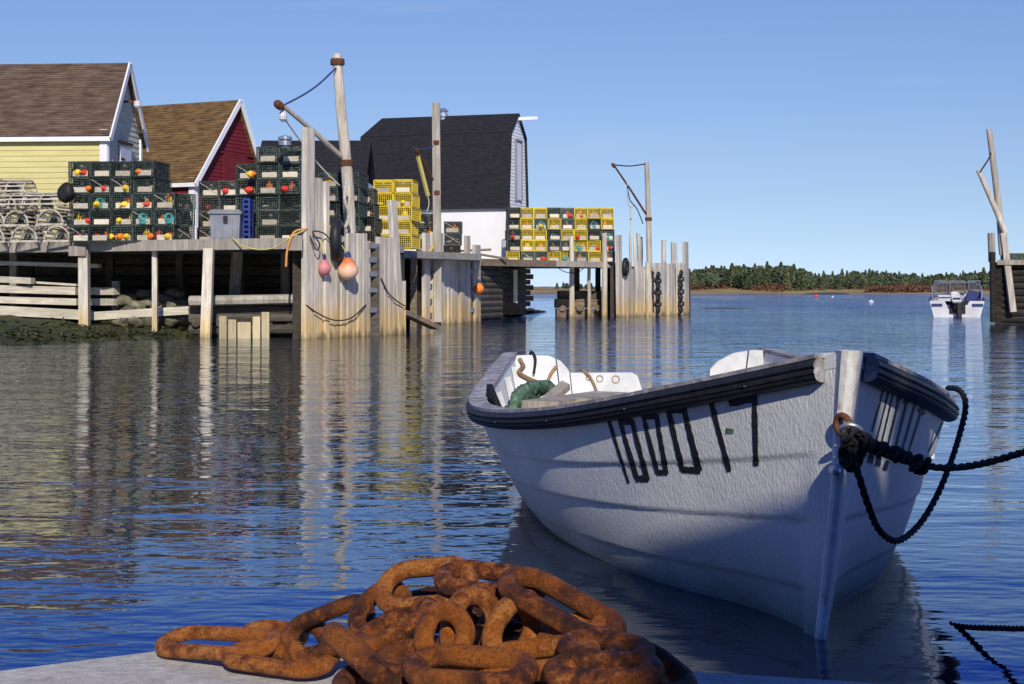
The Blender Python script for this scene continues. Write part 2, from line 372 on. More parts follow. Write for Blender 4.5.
# ------------------------------------------------------------------ water
def water_material():
    m, nt, b = new_mat('water')
    pos = nt.nodes.new('ShaderNodeNewGeometry').outputs['Position']
    L = nt.links
    EPS = .012
    layers = [((1.0, 2.3, 1), 2.6, .0085, 2), ((.8, 1.9, 1), .55, .030, 2), ((1.0, 1.7, 1), 9.0, .0024, 2)]
    amp = noise(nt, coords(nt, (.06, .035, .06)), 1.0, 3, .55)
    ampr = N(nt, 'ShaderNodeMapRange'); L.new(amp, ampr.inputs['Value'])
    ampr.inputs['From Min'].default_value = .35; ampr.inputs['From Max'].default_value = .68; ampr.inputs['To Min'].default_value = .55; ampr.inputs['To Max'].default_value = 1.5
    sepw = nt.nodes.new('ShaderNodeSeparateXYZ'); L.new(pos, sepw.inputs[0]); wind = N(nt, 'ShaderNodeMapRange'); L.new(sepw.outputs['Y'], wind.inputs['Value'])
    wind.inputs['From Min'].default_value = 7; wind.inputs['From Max'].default_value = 44; wind.inputs['To Min'].default_value = .95; wind.inputs['To Max'].default_value = 3.8
    wm = N(nt, 'ShaderNodeMath', operation='MULTIPLY'); L.new(ampr.outputs[0], wm.inputs[0]); L.new(wind.outputs[0], wm.inputs[1])
    hs = []
    for off in ((0, 0, 0), (EPS, 0, 0), (0, EPS, 0)):
        ad = N(nt, 'ShaderNodeVectorMath', operation='ADD'); L.new(pos, ad.inputs[0]); ad.inputs[1].default_value = off
        total = None
        for sc, s, a, d in layers:
            mp = nt.nodes.new('ShaderNodeMapping'); mp.inputs['Scale'].default_value = sc; mp.inputs['Rotation'].default_value = (0, 0, R(8))
            L.new(ad.outputs[0], mp.inputs['Vector'])
            f = noise(nt, mp.outputs['Vector'], s, d, .5)
            mu = N(nt, 'ShaderNodeMath', operation='MULTIPLY_ADD'); L.new(f, mu.inputs[0]); mu.inputs[1].default_value = a
            if total is not None: L.new(total, mu.inputs[2])
            else: mu.inputs[2].default_value = 0
            total = mu.outputs[0]
        hs.append(total)
    sl = []
    for k in (1, 2):
        sb = N(nt, 'ShaderNodeMath', operation='SUBTRACT'); L.new(hs[0], sb.inputs[0]); L.new(hs[k], sb.inputs[1])
        mu = N(nt, 'ShaderNodeMath', operation='MULTIPLY'); L.new(sb.outputs[0], mu.inputs[0]); mu.inputs[1].default_value = 1 / EPS
        m2 = N(nt, 'ShaderNodeMath', operation='MULTIPLY'); L.new(mu.outputs[0], m2.inputs[0]); L.new(wm.outputs[0], m2.inputs[1])
        sl.append(m2.outputs[0])
    cb = nt.nodes.new('ShaderNodeCombineXYZ'); L.new(sl[0], cb.inputs[0]); L.new(sl[1], cb.inputs[1]); cb.inputs[2].default_value = 1
    nm = N(nt, 'ShaderNodeVectorMath', operation='NORMALIZE'); L.new(cb.outputs[0], nm.inputs[0])
    # Fresnel reflectance, raised above its physical value to strengthen the reflections
    lw = N(nt, 'ShaderNodeLayerWeight', Blend=.5); L.new(nm.outputs[0], lw.inputs['Normal'])
    def mth(op, a, c=None):
        n = N(nt, 'ShaderNodeMath', operation=op)
        for i, v in enumerate((a, c)):
            if v is None: continue
            if isinstance(v, (int, float)): n.inputs[i].default_value = v
            else: L.new(v, n.inputs[i])
        return n.outputs[0]
    c = mth('SUBTRACT', 1.0, lw.outputs['Facing']); ct = mth('SQRT', mth('SUBTRACT', 1.0, mth('DIVIDE', mth('SUBTRACT', 1.0, mth('MULTIPLY', c, c)), 1.777)))
    nc, nct = mth('MULTIPLY', c, 1.333), mth('MULTIPLY', ct, 1.333)
    rp = mth('DIVIDE', mth('SUBTRACT', nc, ct), mth('ADD', nc, ct)); rs = mth('DIVIDE', mth('SUBTRACT', c, nct), mth('ADD', c, nct))
    fr = mth('ADD', mth('MULTIPLY', mth('MULTIPLY', rp, rp), .5), mth('MULTIPLY', mth('MULTIPLY', rs, rs), .5))
    fr = mth('POWER', fr, .70)
    gl = N(nt, 'ShaderNodeBsdfGlossy', Roughness=.03, Color=(.88, .94, 1.0, 1)); L.new(nm.outputs[0], gl.inputs['Normal'])
    df = N(nt, 'ShaderNodeBsdfDiffuse')
    sx = nt.nodes.new('ShaderNodeSeparateXYZ'); L.new(pos, sx.inputs[0]); dm = N(nt, 'ShaderNodeMapRange'); L.new(sx.outputs['Y'], dm.inputs['Value']); dm.inputs['From Min'].default_value = 35; dm.inputs['From Max'].default_value = 90
    L.new(mix(nt, dm.outputs[0], (.003, .008, .024), (.001, .022, .16)), df.inputs['Color'])    # shallow by the wharves, deep blue in the open channel
    ms = nt.nodes.new('ShaderNodeMixShader'); L.new(fr, ms.inputs[0]); L.new(df.outputs[0], ms.inputs[1]); L.new(gl.outputs[0], ms.inputs[2])
    L.new(ms.outputs[0], nt.nodes['Material Output'].inputs['Surface'])
    return m
M['water'] = water_material()
w = MB(); w.add([(-4000, -40, 0), (4000, -40, 0), (4000, 5500, 0), (-4000, 5500, 0)], [(0, 1, 2, 3)])
tag(w.build('water', M['water']), kind='structure')
w = MB(); w.add([(-4000, -40, -2.2), (4000, -40, -2.2), (4000, 5500, -2.2), (-4000, 5500, -2.2)], [(0, 1, 2, 3)])
tag(w.build('seabed', M['dark_void']), kind='structure')

# ------------------------------------------------------------------ shore terrain
def shore_x(y):
    ys = [-50, 24, 28, 29.4, 33.6, 36, 40, 47, 53, 58, 64, 72, 80, 100, 140]
    xs = [-60, -22, -13, -10.2, -7.4, -6.0, -4.6, -2.9, -1.2, -.2, .6, 1.6, 0, -6, -30]
    return float(np.interp(y, ys, xs))
def weed_material():
    m, nt, b = new_mat('shore_weed')
    f = noise(nt, coords(nt, (5, 5, 5)), 1.0, 8, .7); g = noise(nt, coords(nt, (.8, .8, .8)), 1.0, 4, .6)
    c = ramp(nt, f, [(.3, (.010, .013, .005)), (.5, (.045, .060, .016)), (.7, (.13, .135, .035))])
    c = mix(nt, ramp(nt, g, [(.45, (0, 0, 0)), (.65, (.8, .8, .8))]), c, (.035, .03, .012))
    nt.links.new(c, b.inputs['Base Color']); b.inputs['Roughness'].default_value = .7
    bump(nt, b, f, .12); return m
M['weed'] = weed_material()
def terrain(name, x0, x1, y0, y1, step, hf, mat):
    nx, ny = int((x1 - x0) / step) + 1, int((y1 - y0) / step) + 1
    vs = [(x0 + i * step, y0 + j * step, hf(x0 + i * step, y0 + j * step)) for j in range(ny) for i in range(nx)]
    w = MB(); w.add(vs, [(j*nx + i, j*nx + i + 1, (j+1)*nx + i + 1, (j+1)*nx + i) for j in range(ny - 1) for i in range(nx - 1)])
    return tag(w.build(name, mat, smooth=True), kind='structure')
from mathutils import noise as mnoise
def shore_h(x, y):
    d = shore_x(y) - x
    z = -.9 + .9 * min(1, max(0, (d + 4) / 4)) if d < 0 else (sl := .065 + .10*min(1, max(0, (y - 46)/8))) * min(d, 9) + .34 * max(0, min(d - 9, 4.0))
    z = min(z, 1.85)
    return z + (.10 * mnoise.noise((x * .9, y * .9, 0)) + .10 * mnoise.noise((x * 2.6, y * 2.6, 3)) + .05 * mnoise.noise((x * 6, y * 6, 3))) * (1 if d > -1 else .3)
terrain('shore', -46, 5, 25, 100, .4, shore_h, M['weed'])

# near quay of concrete, its corner pointing at the boat
w = MB(); top = .64
q = [(-3.2, .58), (-.69, 1.913), (-.50, 2.02), (-.36, 2.065), (-.10, 1.99), (.237, 1.912), (.436, 1.865), (3.4, .95), (34, .6), (34, -18), (-28, -18), (-28, .4)]
w.prism([(x, y, -1.5) for x, y in q], (0, 0, 1.5 + top))
quay = w.build('quay', M['concrete'])
bm = bmesh.new(); bm.from_mesh(quay.data)
bmesh.ops.bevel(bm, geom=[e for e in bm.edges if all(abs(v.co.z - (1.5 + top)) < .01 for v in e.verts)], offset=.015, segments=3, affect='EDGES')
bm.to_mesh(quay.data); bm.free()
tag(quay, kind='structure')

# ------------------------------------------------------------------ sheds
def courses(mb, o, u, n, z0, z1, ext, h=.12, lap=.022):
    """clapboards on a wall through o; u along it, n outwards; ext(z) -> (from, to) along u"""
    o, u, n = Vector(o), Vector(u), Vector(n); z = z0
    while z < z1 - .01:
        zt = min(z + h, z1); (a0, b0), (a1, b1) = ext(z), ext(zt)
        if b0 - a0 > .02:
            if b1 - a1 < .02: a1 = b1 = (a0 + b0) / 2 if ext.__name__ != 'saddle' else a1
            Z = Vector((0, 0, 1))
            p = [o + u*a0 + Z*z + n*lap, o + u*b0 + Z*z + n*lap, o + u*b1 + Z*zt + n*.004, o + u*a1 + Z*zt + n*.004]
            k = [o + u*a0 + Z*z - n*.03, o + u*b0 + Z*z - n*.03, o + u*b1 + Z*zt - n*.03, o + u*a1 + Z*zt - n*.03]
            mb.add(p + k, [(0,1,2,3), (7,6,5,4), (0,4,5,1), (1,5,6,2), (2,6,7,3), (3,7,4,0)])
        z = zt
def roof_slope(mb, e0, e1, r1, r0, n=32, th=.025, step=.014):
    """stepped shingle courses from the eave e0-e1 up to the ridge r0-r1"""
    e0, e1, r0, r1 = map(Vector, (e0, e1, r0, r1)); nr = (e1 - e0).cross(r0 - e0).normalized()
    if nr.z < 0: nr = -nr
    for i in range(n):
        a, b = i / n, (i + 1) / n
        lo0, lo1, hi0, hi1 = e0.lerp(r0, a), e1.lerp(r1, a), e0.lerp(r0, b), e1.lerp(r1, b)
        p = [lo0 + nr*(th + step), lo1 + nr*(th + step), hi1 + nr*th, hi0 + nr*th]
        k = [lo0 - nr*.06, lo1 - nr*.06, hi1 - nr*.06, hi0 - nr*.06]
        mb.add(p + k, [(0,1,2,3), (7,6,5,4), (0,4,5,1), (1,5,6,2), (2,6,7,3), (3,7,4,0)])
Zv = Vector((0, 0, 1))
def shed(name, label, f1, u, dep, length, width, apex, base, eave, ridge, wall_m, gable_m, roof_m, course=.14, over=.18):
    """f1 = near gable corner seen from the camera; u runs along the eave away from the gable, dep into the depth"""
    u = Vector(u).normalized(); dep = Vector(dep).normalized(); f1 = Vector((f1[0], f1[1], 0))
    root = thing(name, (f1 + u*length/2 + dep*width/2) + Zv*base, label, 'shed')
    nf = -dep; ng = -u
    w = MB(); courses(w, f1, u, nf, base, eave, lambda z: (0.0, length), course)
    w.prism([f1 + Zv*base, f1 + u*length + Zv*base, f1 + u*length + dep*width + Zv*base, f1 + dep*width + Zv*base], Zv*(eave - base))
    w.build('wall', wall_m, root)
    def ext(z):
        if z <= eave: return (0.0, width)
        k = (z - eave) / (ridge - eave)
        return (apex * k, width - (width - apex) * k)
    w = MB(); courses(w, f1, dep, ng, base, ridge - .06, ext, course)
    w.build('gable_wall', gable_m, root)
    w = MB(); a0 = f1 - u*over; a1 = f1 + u*(length + over)
    pf = (ridge - eave) / apex * .16; 
    roof_slope(w, a0 - dep*.16 + Zv*(eave - pf), a1 - dep*.16 + Zv*(eave - pf), a1 + dep*apex + Zv*ridge, a0 + dep*apex + Zv*ridge)
    pb = (ridge - eave) / (width - apex) * .16
    roof_slope(w, a0 + dep*(width + .16) + Zv*(eave - pb), a1 + dep*(width + .16) + Zv*(eave - pb), a1 + dep*apex + Zv*ridge, a0 + dep*apex + Zv*ridge)
    w.build('roof', roof_m, root)
    # white trim: rake boards, eave fascia, corner boards
    w = MB(); g0 = f1 - u*(over + .02)
    A, B, T = g0 - dep*.18 + Zv*(eave - pf - .09), g0 + dep*(width + .18) + Zv*(eave - pb - .09), g0 + dep*apex + Zv*(ridge - .02)
    for p, q2 in ((A, T), (B, T)): w.beam(p, q2, .05, .17, up=dep.cross(u) if False else Zv)
    w.build('rake_trim', M['white_paint'], root)
    w = MB(); fz = eave - pf - .07
    w.beam(f1 - u*over - dep*.17 + Zv*fz, f1 + u*(length + over) - dep*.17 + Zv*fz, .04, .13); w.build('fascia', M['white_paint'], root)
    for p_, s_ in ((f1 - dep*.025 + u*.06, (.22, .06)), (f1 - u*.035 + dep*.07, (.06, .14)), (f1 - u*.035 + dep*(width - .07), (.06, .14))):
        w = MB(); w.box(p_ + Zv*(base + (eave - base)/2), (*s_, eave - base - .02), Matrix((u, dep, Zv)).transposed()); w.build('corner_board', M['white_paint'], root)
    return root, u, dep, f1
# yellow shed
Dy = 41.0
f1 = xy(106, Dy)
yel, u, dep, f1 = shed('yellow_shed', 'yellow clapboard shed with brown shingle roof and grey green gable at the far left', f1, (-1, .07, 0), (.07, 1, 0),
     7.0, 3.0, 1.5, 2.28, H + 160/F*Dy, H + 227/F*Dy*1.03, M['yellow_paint'], M['sage_paint'], M['brown_shingle'], course=.16)
dz = H + 150/F*Dy*1.03
w = MB(); w.box(f1 - u*.06 + dep*1.45 + Zv*(2.4 + 1.45), (.06, .95, 3.1), Matrix((u, dep, Zv)).transposed()); dr = w.build('door', M['white_paint'], yel)
w = MB()
for k in range(3): w.box(f1 - u*.095 + dep*1.15 + Zv*(3.0 + k*1.0), (.02, .34, .06), Matrix((u, dep, Zv)).transposed())
w.build('hinge', M['iron'], dr)
w = MB(); w.beam(f1 - u*.1 + dep*.9 + Zv*5.5, f1 - u*.1 + dep*2.0 + Zv*5.5, .05, .07); w.build('door_track', M['iron'], yel)
w = MB(); p = f1 + dep*1.5 + Zv*6.75; w.beam(p, p - u*.40, .06, .06); lb = w.build('lamp_bracket', M['iron'], yel)
w = MB(); w.lathe(p - u*.42 - Zv*.2, [(.03, .24), (.11, .2), (.12, .06), (.07, 0)]); w.build('lamp', M['sea_white'], lb)
# red shed
Dr = 46.0
g0 = xy(194, Dr); g2 = xy(262, 49.6); depv = (g2 - g0); W_ = depv.length; depv.normalize(); uv = Vector((-depv.y, depv.x, 0))
if uv.x > 0: uv = -uv
red, u, dep, f1 = shed('red_shed', 'dark red shed with white rake boards and mossy brown shingle roof', g0, uv, depv, 6.0, W_, W_*.6, 2.28, H + 112/F*Dr, H + 189/F*48,
     M['red_paint'], M['red_paint'], M['mossy_shingle'], course=.13)
w = MB(); w.beam(f1 - u*.05 + dep*(W_*.30) + Zv*(H + 141/F*Dr), f1 - u*.05 + dep*(W_*.84) + Zv*(H + 141/F*Dr), .05, .07); w.build('door_lintel', M['red_paint'], red)
w = MB(); 
for k in range(8): w.box(f1 - u*.045 + dep*(W_*.42 + k*.17) + Zv*(4.2), (.05, .15, 3.1), Matrix((u, dep, Zv)).transposed())
w.build('door', M['red_paint'], red)

# barn with black gambrel roof
Db = 61.0
f1 = xy(508, Db); u = Vector((-1, .3, 0)).normalized(); dep = Vector((.3, 1, 0)).normalized()
ez, kz, rz_ = H + 86/F*Db, H + 157/F*Db, H + 173/F*(Db + 2.1)
WB, LB, base = 2.75, 6.85, 2.28
kx, ax = .5, WB/2
barn = thing('barn', f1 + u*LB/2 + dep*WB/2 + Zv*base, 'white barn with black gambrel roof at the middle of the wharf', 'barn')
w = MB(); w.prism([f1 + Zv*base, f1 + u*LB + Zv*base, f1 + u*LB + dep*WB + Zv*base, f1 + dep*WB + Zv*base], Zv*(ez - base)); w.build('wall', M['white_wall'], barn)
def ext(z):
    if z <= ez: return (0.0, WB)
    if z <= kz: k = (z - ez)/(kz - ez); return (kx*k*.55, WB - kx*k*.55)
    k = (z - kz)/(rz_ - kz); a = kx*.55; return (a + (ax - a)*k, WB - a - (ax - a)*k)
w = MB(); courses(w, f1, dep, -u, base, rz_ - .05, ext, .15); w.build('gable_wall', M['white_wall'], barn)
w = MB(); c0, c1 = f1 - u*.1, f1 + u*(LB + .05); kk = kx*.55
pts = [(-.12, ez - .1), (kk - .08, kz), (ax, rz_), (WB - kk + .08, kz), (WB + .12, ez - .1)]
for (d0, z0), (d1, z1) in zip(pts[:-1], pts[1:]):
    cl0 = u*0; 
    top_in = u*.0
    e0, e1 = c0 + dep*d0 + Zv*z0, c1 + dep*d0 + Zv*z0
    r0, r1 = c0 + dep*d1 + Zv*z1, c1 + dep*d1 + Zv*z1
    if z1 == rz_: r1 = r1 - u*.55
    if z0 == rz_: e1 = e1 - u*.55
    roof_slope(w, e0, e1, r1, r0, 12 if abs(z1 - z0) > 1.5 else 5, step=.006)
# clipped end of the roof
w.add([c1 + dep*(kk - .08) + Zv*kz, c1 + dep*(WB - kk + .08) + Zv*kz, c1 - u*.55 + dep*ax + Zv*(rz_ - .02)], [(0, 1, 2)])
w.add([c1 + dep*(-.12) + Zv*(ez-.1), c1 + dep*(WB+.12) + Zv*(ez-.1), c1 + dep*(WB - kk + .08) + Zv*kz, c1 + dep*(kk - .08) + Zv*kz], [(0, 1, 2, 3)])
w.build('roof', M['black_shingle'], barn)
w = MB(); w.beam(c0 - dep*.16 + Zv*(ez - .17), c1 - dep*.16 + Zv*(ez - .17), .06, .13); w.build('gutter', M['black'], barn)
w = MB(); w.beam(f1 - u*.06 - dep*.06 + Zv*base, f1 - u*.06 - dep*.06 + Zv*(ez - .1), .12, .12); w.build('corner_board', M['black'], barn)
w = MB(); p = f1 + dep*ax + Zv*(rz_ - .22); w.beam(p + u*.2, p - u*.95, .09, .14); w.build('hoist_beam', M['white_paint'], barn)
Mb = Matrix((u, dep, Zv)).transposed()
w = MB(); w.box(f1 - u*.05 + dep*1.4 + Zv*(6.3), (.06, .7, 2.5), Mb); wd = w.build('loft_door', M['white_paint'], barn)
w = MB()
for k in (-.42, .42): w.box(f1 - u*.07 + dep*(1.4 + k) + Zv*6.3, (.07, .08, 2.6), Mb)
w.box(f1 - u*.07 + dep*1.4 + Zv*7.65, (.09, 1.0, .1), Mb); w.build('door_frame', M['grey_plastic'], wd)
w = MB(); w.box(f1 - u*.05 + dep*1.2 + Zv*3.75, (.06, .8, .9), Mb); wi = w.build('window', M['dark_void'], barn)
w = MB(); w.box(f1 - u*.06 + dep*1.2 + Zv*4.25, (.08, 1.0, .1), Mb); w.box(f1 - u*.06 + dep*1.2 + Zv*3.25, (.08, 1.0, .1), Mb); w.build('window_frame', M['white_paint'], wi)
p = f1 + u*(508 - 443)/F*Db + dep*2.4; 
w = MB(); w.lathe(at(443, 122, Db + 2.2) - Zv*.25, [(.16, -.5), (.16, .48), (.24, .48), (.24, .60), (.17, .62), (.17, .70), (.25, .72), (.12, .85), (.02, .87)]); w.build('chimney', M['galv'], barn)
# low black roofed lean-to
Dl = 53.0; p0, p1 = xy(258, Dl), xy(366, Dl)
low = thing('low_shed', (p0 + p1)/2 + Zv*base, 'low black roofed shed joined to the left end of the barn', 'shed')
w = MB(); w.prism([p0 + Zv*base, p1 + Zv*base, p1 + Vector((0, 4, base)), p0 + Vector((0, 4, base))], Zv*2.9); w.build('wall', M['white_wall'], low)
w = MB(); zt = H + 148/F*(Dl + 2)*1.0; roof_slope(w, p0 + Vector((-.2, -.2, 5.0)), p1 + Vector((0, -.2, 5.0)), p1 + Vector((0, 2, zt)), p0 + Vector((-.2, 2, zt)), 14, step=.006)
roof_slope(w, p0 + Vector((-.2, 4.2, 5.0)), p1 + Vector((0, 4.2, 5.0)), p1 + Vector((0, 2, zt)), p0 + Vector((-.2, 2, zt)), 14, step=.006); w.build('roof', M['black_shingle'], low)
w = MB(); w.lathe(at(285, 150, Dl + 1.6), [(.14, -.5), (.14, .15), (.26, .17), (.26, .34), (.19, .36), (.27, .40), (.27, .5), (.03, .56)]); w.build('chimney', M['galv'], low)

# ------------------------------------------------------------------ wharves
def deck_part(root, poly, z=2.3, th=.2, plank_dir=None):
    w = MB(); w.prism([(p[0], p[1], z - th) for p in poly], Zv*th); return w.build('deck', M['deck'], root)
A0, A1 = xy(-60, 36.9), xy(300, 32.7); B1 = xy(404, 37.2)
wh = thing('wharf', (A0 + A1)/2, 'grey plank wharf deck on posts carrying the trap stacks before the yellow shed', 'wharf')
deck_part(wh, [A0, A1, B1, xy(404, 43), xy(480, 47), xy(480, 58), xy(506, 59.5), xy(520, 70), xy(-60, 70)])
dA = (A1 - A0).normalized(); nA = Vector((dA.y, -dA.x, 0))
w = MB(); w.beam(A0 + nA*.04 + Zv*2.2, A1 + nA*.04 + Zv*2.2, .10, .26, jit=.05); w.build('edge_beam', M['grey_wood'], wh)
def post(root, a, b, wd, m='pile', round_=False, name='post'):
    w = MB()
    if round_: 
        pts = [Vector(a).lerp(Vector(b), i/6) + Vector((random.uniform(-.015,.015), 0, 0)) for i in range(7)]
        w.tube(pts, [wd/2*(1.08 - .16*i/6) for i in range(7)], 10, jit=.03)
    else: w.beam(a, b, wd, wd, jit=.04)
    return w.build(name, M[m], root, smooth=False)
Z = lambda v, z: Vector((v[0], v[1], z))
post(wh, Z(xy(85, 34.9), -.6), Z(xy(84, 34.95), 2.12), .23)
post(wh, Z(xy(155, 34.3), .1), Z(xy(155, 34.5), 2.1), .12)
post(wh, Z(xy(205, 33.2), -.6), Z(xy(209, 33.5), 2.1), .23)
post(wh, Z(xy(233, 36), .3), Z(xy(237, 35.6), 2.1), .24, 'grey_wood')
post(wh, Z(xy(285, 37), .3), Z(xy(285, 37), 2.1), .2, 'grey_wood')
w = MB(); w.box(Z(xy(79, 34.9), 2.08), (.42, .3, .24)); w.build('cap_block', M['grey_wood'], wh)
for px in (30, 110, 180, 240): post(wh, Z(xy(px, 39), 0), Z(xy(px, 39), 2.1), .2, 'dark_log')
for k in range(9):
    w = MB(); w.tube([Z(xy(292, 41.0), .15 + k*.23), Z(xy(400, 46), .15 + k*.23), Z(xy(500, 55), .15 + k*.23)], .13, 8, jit=.05); w.build('back_log', M['dark_log'], wh)
for k in range(5):
    w = MB(); a = xy(-60 + k*0, 40.0); w.tube([Z(xy(-70, 41.5), .75 + k*.31), Z(xy(300, 39.8), .72 + k*.31)], .16, 8); w.build('back_log', M['dark_log'], wh)
# rail crib at the far left
cr = thing('timber_crib', Z(xy(40, 36.5), .3), 'open crib of pale horizontal timbers under the left end of the wharf', 'crib')
for (xa, ya, xb, yb, hh) in ((-30, 262, 100, 266, .10), (-30, 278, 33, 281, .16), (30, 282, 78, 285, .05), (-30, 288, 77, 291, .20), (-30, 299, 78, 302, .17), (-30, 309, 92, 315, .24), (92, 291, 117, 291, .18), (92, 302, 117, 302, .17)):
    w = MB(); w.beam(at(xa, ya, 36.4 + .2), at(xb, yb, 36.0 + .2), .2, hh, jit=.08); w.build('timber', M['rail_wood'], cr)
w = MB(); w.beam(at(92, 316, 35.6), at(192, 310, 35.4), .2, .20, jit=.08); w.build('timber', M['rail_wood'], cr)
for px in (14, 116): post(cr, Z(xy(px, 36.9), .3), Z(xy(px, 36.9), 2.1 if px < 100 else 1.35), .17, 'grey_wood')
# rocks between the posts
rock_spots = [(126, 300, .5), (137, 306, .45), (150, 303, .42), (163, 300, .5), (170, 308, .5), (182, 305, .45), (128, 311, .4), (142, 314, .42), (158, 312, .4), (145, 294, .4), (175, 294, .45), (188, 312, .35)]
def rock_mesh(r):
    bm = bmesh.new(); bmesh.ops.create_icosphere(bm, subdivisions=3, radius=r); s = random.random()*50
    for v in bm.verts:
        v.co *= 1 + .35*mnoise.noise(v.co*2.2/r*.5 + Vector((s, 0, 0))); v.co.z *= .66
    w = MB(); w.v = [tuple(v.co) for v in bm.verts]; w.f = [tuple(v.index for v in f.verts) for f in bm.faces]; bm.free(); return w
rock_spots += [(124, 320, .5), (136, 321, .5), (149, 321, .5), (160, 320, .45), (172, 319, .5), (184, 318, .45), (130, 316, .4), (154, 317, .4), (178, 316, .4)]
for i, (px, py, s) in enumerate(rock_spots):
    w = rock_mesh(s*.55); o = w.build('rock', M['rock'], origin=(0, 0, 0)); o.location = at(px, py, 36.5 - .02*(py - 300)*2)
    tag(o, 'greyish tan rock in the rubble heap under the wharf', 'rock', 'rocks heaped under the wharf')
# short fender boards and log crib between the posts
lc = thing('log_crib', Z(xy(245, 34.4), 0), 'dark log crib under the wharf behind a row of short pale boards', 'crib')
for (y0, y1, m) in ((301, 299, 'grey_wood'), (318, 317, 'dark_log'), (330, 329, 'dark_log'), (310, 310, 'dark_log')):
    w = MB(); D = 34.0 if m == 'grey_wood' else 34.35; w.tube([at(190, y0, D + .1), at(300, y1, D - .2)], [.13, .12], 8, jit=.05); w.build('log', M[m], lc)
for k in range(5):
    w = MB(); w.tube([at(196 + k*24, 322, 34.2), at(197 + k*24, 322, 36)], .12, 8); w.build('cross_log', M['dark_log'], lc)
for (x0, x1, ty) in ((219.5, 227, 316), (228.5, 236.5, 319.5), (238, 251, 322), (253, 260.5, 316.5), (262, 269.5, 312)):
    w = MB(); D = 33.2; c = (x0 + x1)/2; zt = H - (ty - HY)/F*D; w.box((xy(c, D)[0], D, (zt - .5)/2), ((x1 - x0)/F*D, .1, zt + .5)); w.build('fender_board', M['new_wood'], lc)

def plank_face(root, specs, pa, pb, Da, Db_, th=.13, mat='pale_plank', zb=-.5):
    """specs: (px from, px to, top row, lean px) along the face from (pa, Da) to (pb, Db_)"""
    P0, P1 = xy(pa, Da), xy(pb, Db_)
    def on(px):   # where the sight line of column px meets the face line
        k = (px - 512)/F; d = P1 - P0; t = (k*P0.y - P0.x)/(d.x - k*d.y); return P0 + d*t
    n = Vector((P1.y - P0.y, -(P1.x - P0.x), 0)).normalized()
    for (x0, x1, ty, lean) in specs:
        a, b = on(x0), on(x1); c = (a + b)/2; zt = H - (ty - HY)/F*c.y; wd = (b - a).length*.96; d = (b - a).normalized()
        j = random.uniform(-.035, .035)
        w = MB(); tp = on((x0 + x1)/2 + lean)
        q0, q1 = Z(c, zb) + n*j, Z(tp, zt) + n*j
        m = 5; vs = []
        for i in range(m + 1):
            p = q0.lerp(q1, i/m); k = 1 + random.uniform(-.03, .03)
            for sx, sy in ((-.5, 1), (-.38, 1.35), (.38, 1.35), (.5, 1), (.5, -.4), (-.5, -.4)):
                vs.append(p + d*wd*sx*k + n*th/2*sy)
        fs = [(i*6 + q_, i*6 + (q_+1) % 6, (i+1)*6 + (q_+1) % 6, (i+1)*6 + q_) for i in range(m) for q_ in range(6)] + [tuple(range(5, -1, -1)), tuple(m*6 + q_ for q_ in range(6))]
        w.add(vs, fs); w.build('plank', M[mat], root)
    return on, n
def subdivide(x0, x1, w, top, jit=3, lean=0):
    out = []; x = x0
    while x < x1 - .5:
        k = min(w*random.uniform(.8, 1.2), x1 - x)
        if x1 - x - k < w*.4: k = x1 - x
        out.append((x, x + k, top(x) + random.uniform(-jit, jit)*.6, lean)); x += k
    return [(a, b - (.5 if random.random() < .25 else 0), t + (random.uniform(2, 7) if random.random() < .12 else 0), l + random.uniform(-.35, .35)) for a, b, t, l in out]
# crib A: the tall plank-faced pier at the corner
ca = thing('plank_pier', Z(xy(350, 34.5), 0), 'tall weathered plank faced pier with black tire and two buoys hung on it', 'pier')
sp = [(300.5, 311, 128, 1)] + [(311.5, 321, 178, 0), (321.5, 326.5, 182, 0)] + subdivide(327, 338, 5.5, lambda x: 226, 2) + subdivide(338.3, 364, 5.6, lambda x: 232 + (x - 338)*.1, 2) + subdivide(364.5, 369, 4.5, lambda x: 237, 1) + subdivide(376, 396, 5.0, lambda x: 238, 2) + [(397.5, 404.5, 201, -10)]
onA, nAf = plank_face(ca, sp, 300, 404, 32.7, 36.2)
for ty in (246, 260, 274, 290, 310):
    c = onA(372.5); zt = H - (ty - HY)/F*c.y; w = MB(); w.beam(Z(onA(367), zt) + nAf*.0, Z(onA(377), zt), .16, .12); w.build('ladder_rung', M['grey_plastic'], ca)
w = MB(); c = onA(372.5) - nAf*.1; w.beam(Z(c, -.5), Z(c, 2.2), .5, .06); w.build('ladder_back', M['dark_log'], ca)
w = MB(); c = onA(403.5) + nAf*.02; w.beam(Z(c, -.5), Z(c, H + 8/F*37), .09, .09); w.build('plank', M['pale_plank'], ca)
w = MB(); a, b = onA(301), onA(404); bk = Vector((-.1, 1.5, 0)); w.prism([Z(a - nAf*.25, -.5), Z(b - nAf*.25, -.5), Z(b + bk, -.5), Z(a + bk, -.5)], Zv*2.55); w.build('log_fill', M['dark_log'], ca)
w = MB(); w.beam(Z(onA(404), .55), Z(onA(404) + Vector((.75, .9, 0)), .15), .3, .12); w.build('prop_board', M['brown_log'], ca)

def on_face(on, n, px, py, off):
    c = on(px); return Z(c, H - (py - HY)/F*c.y) + n*off
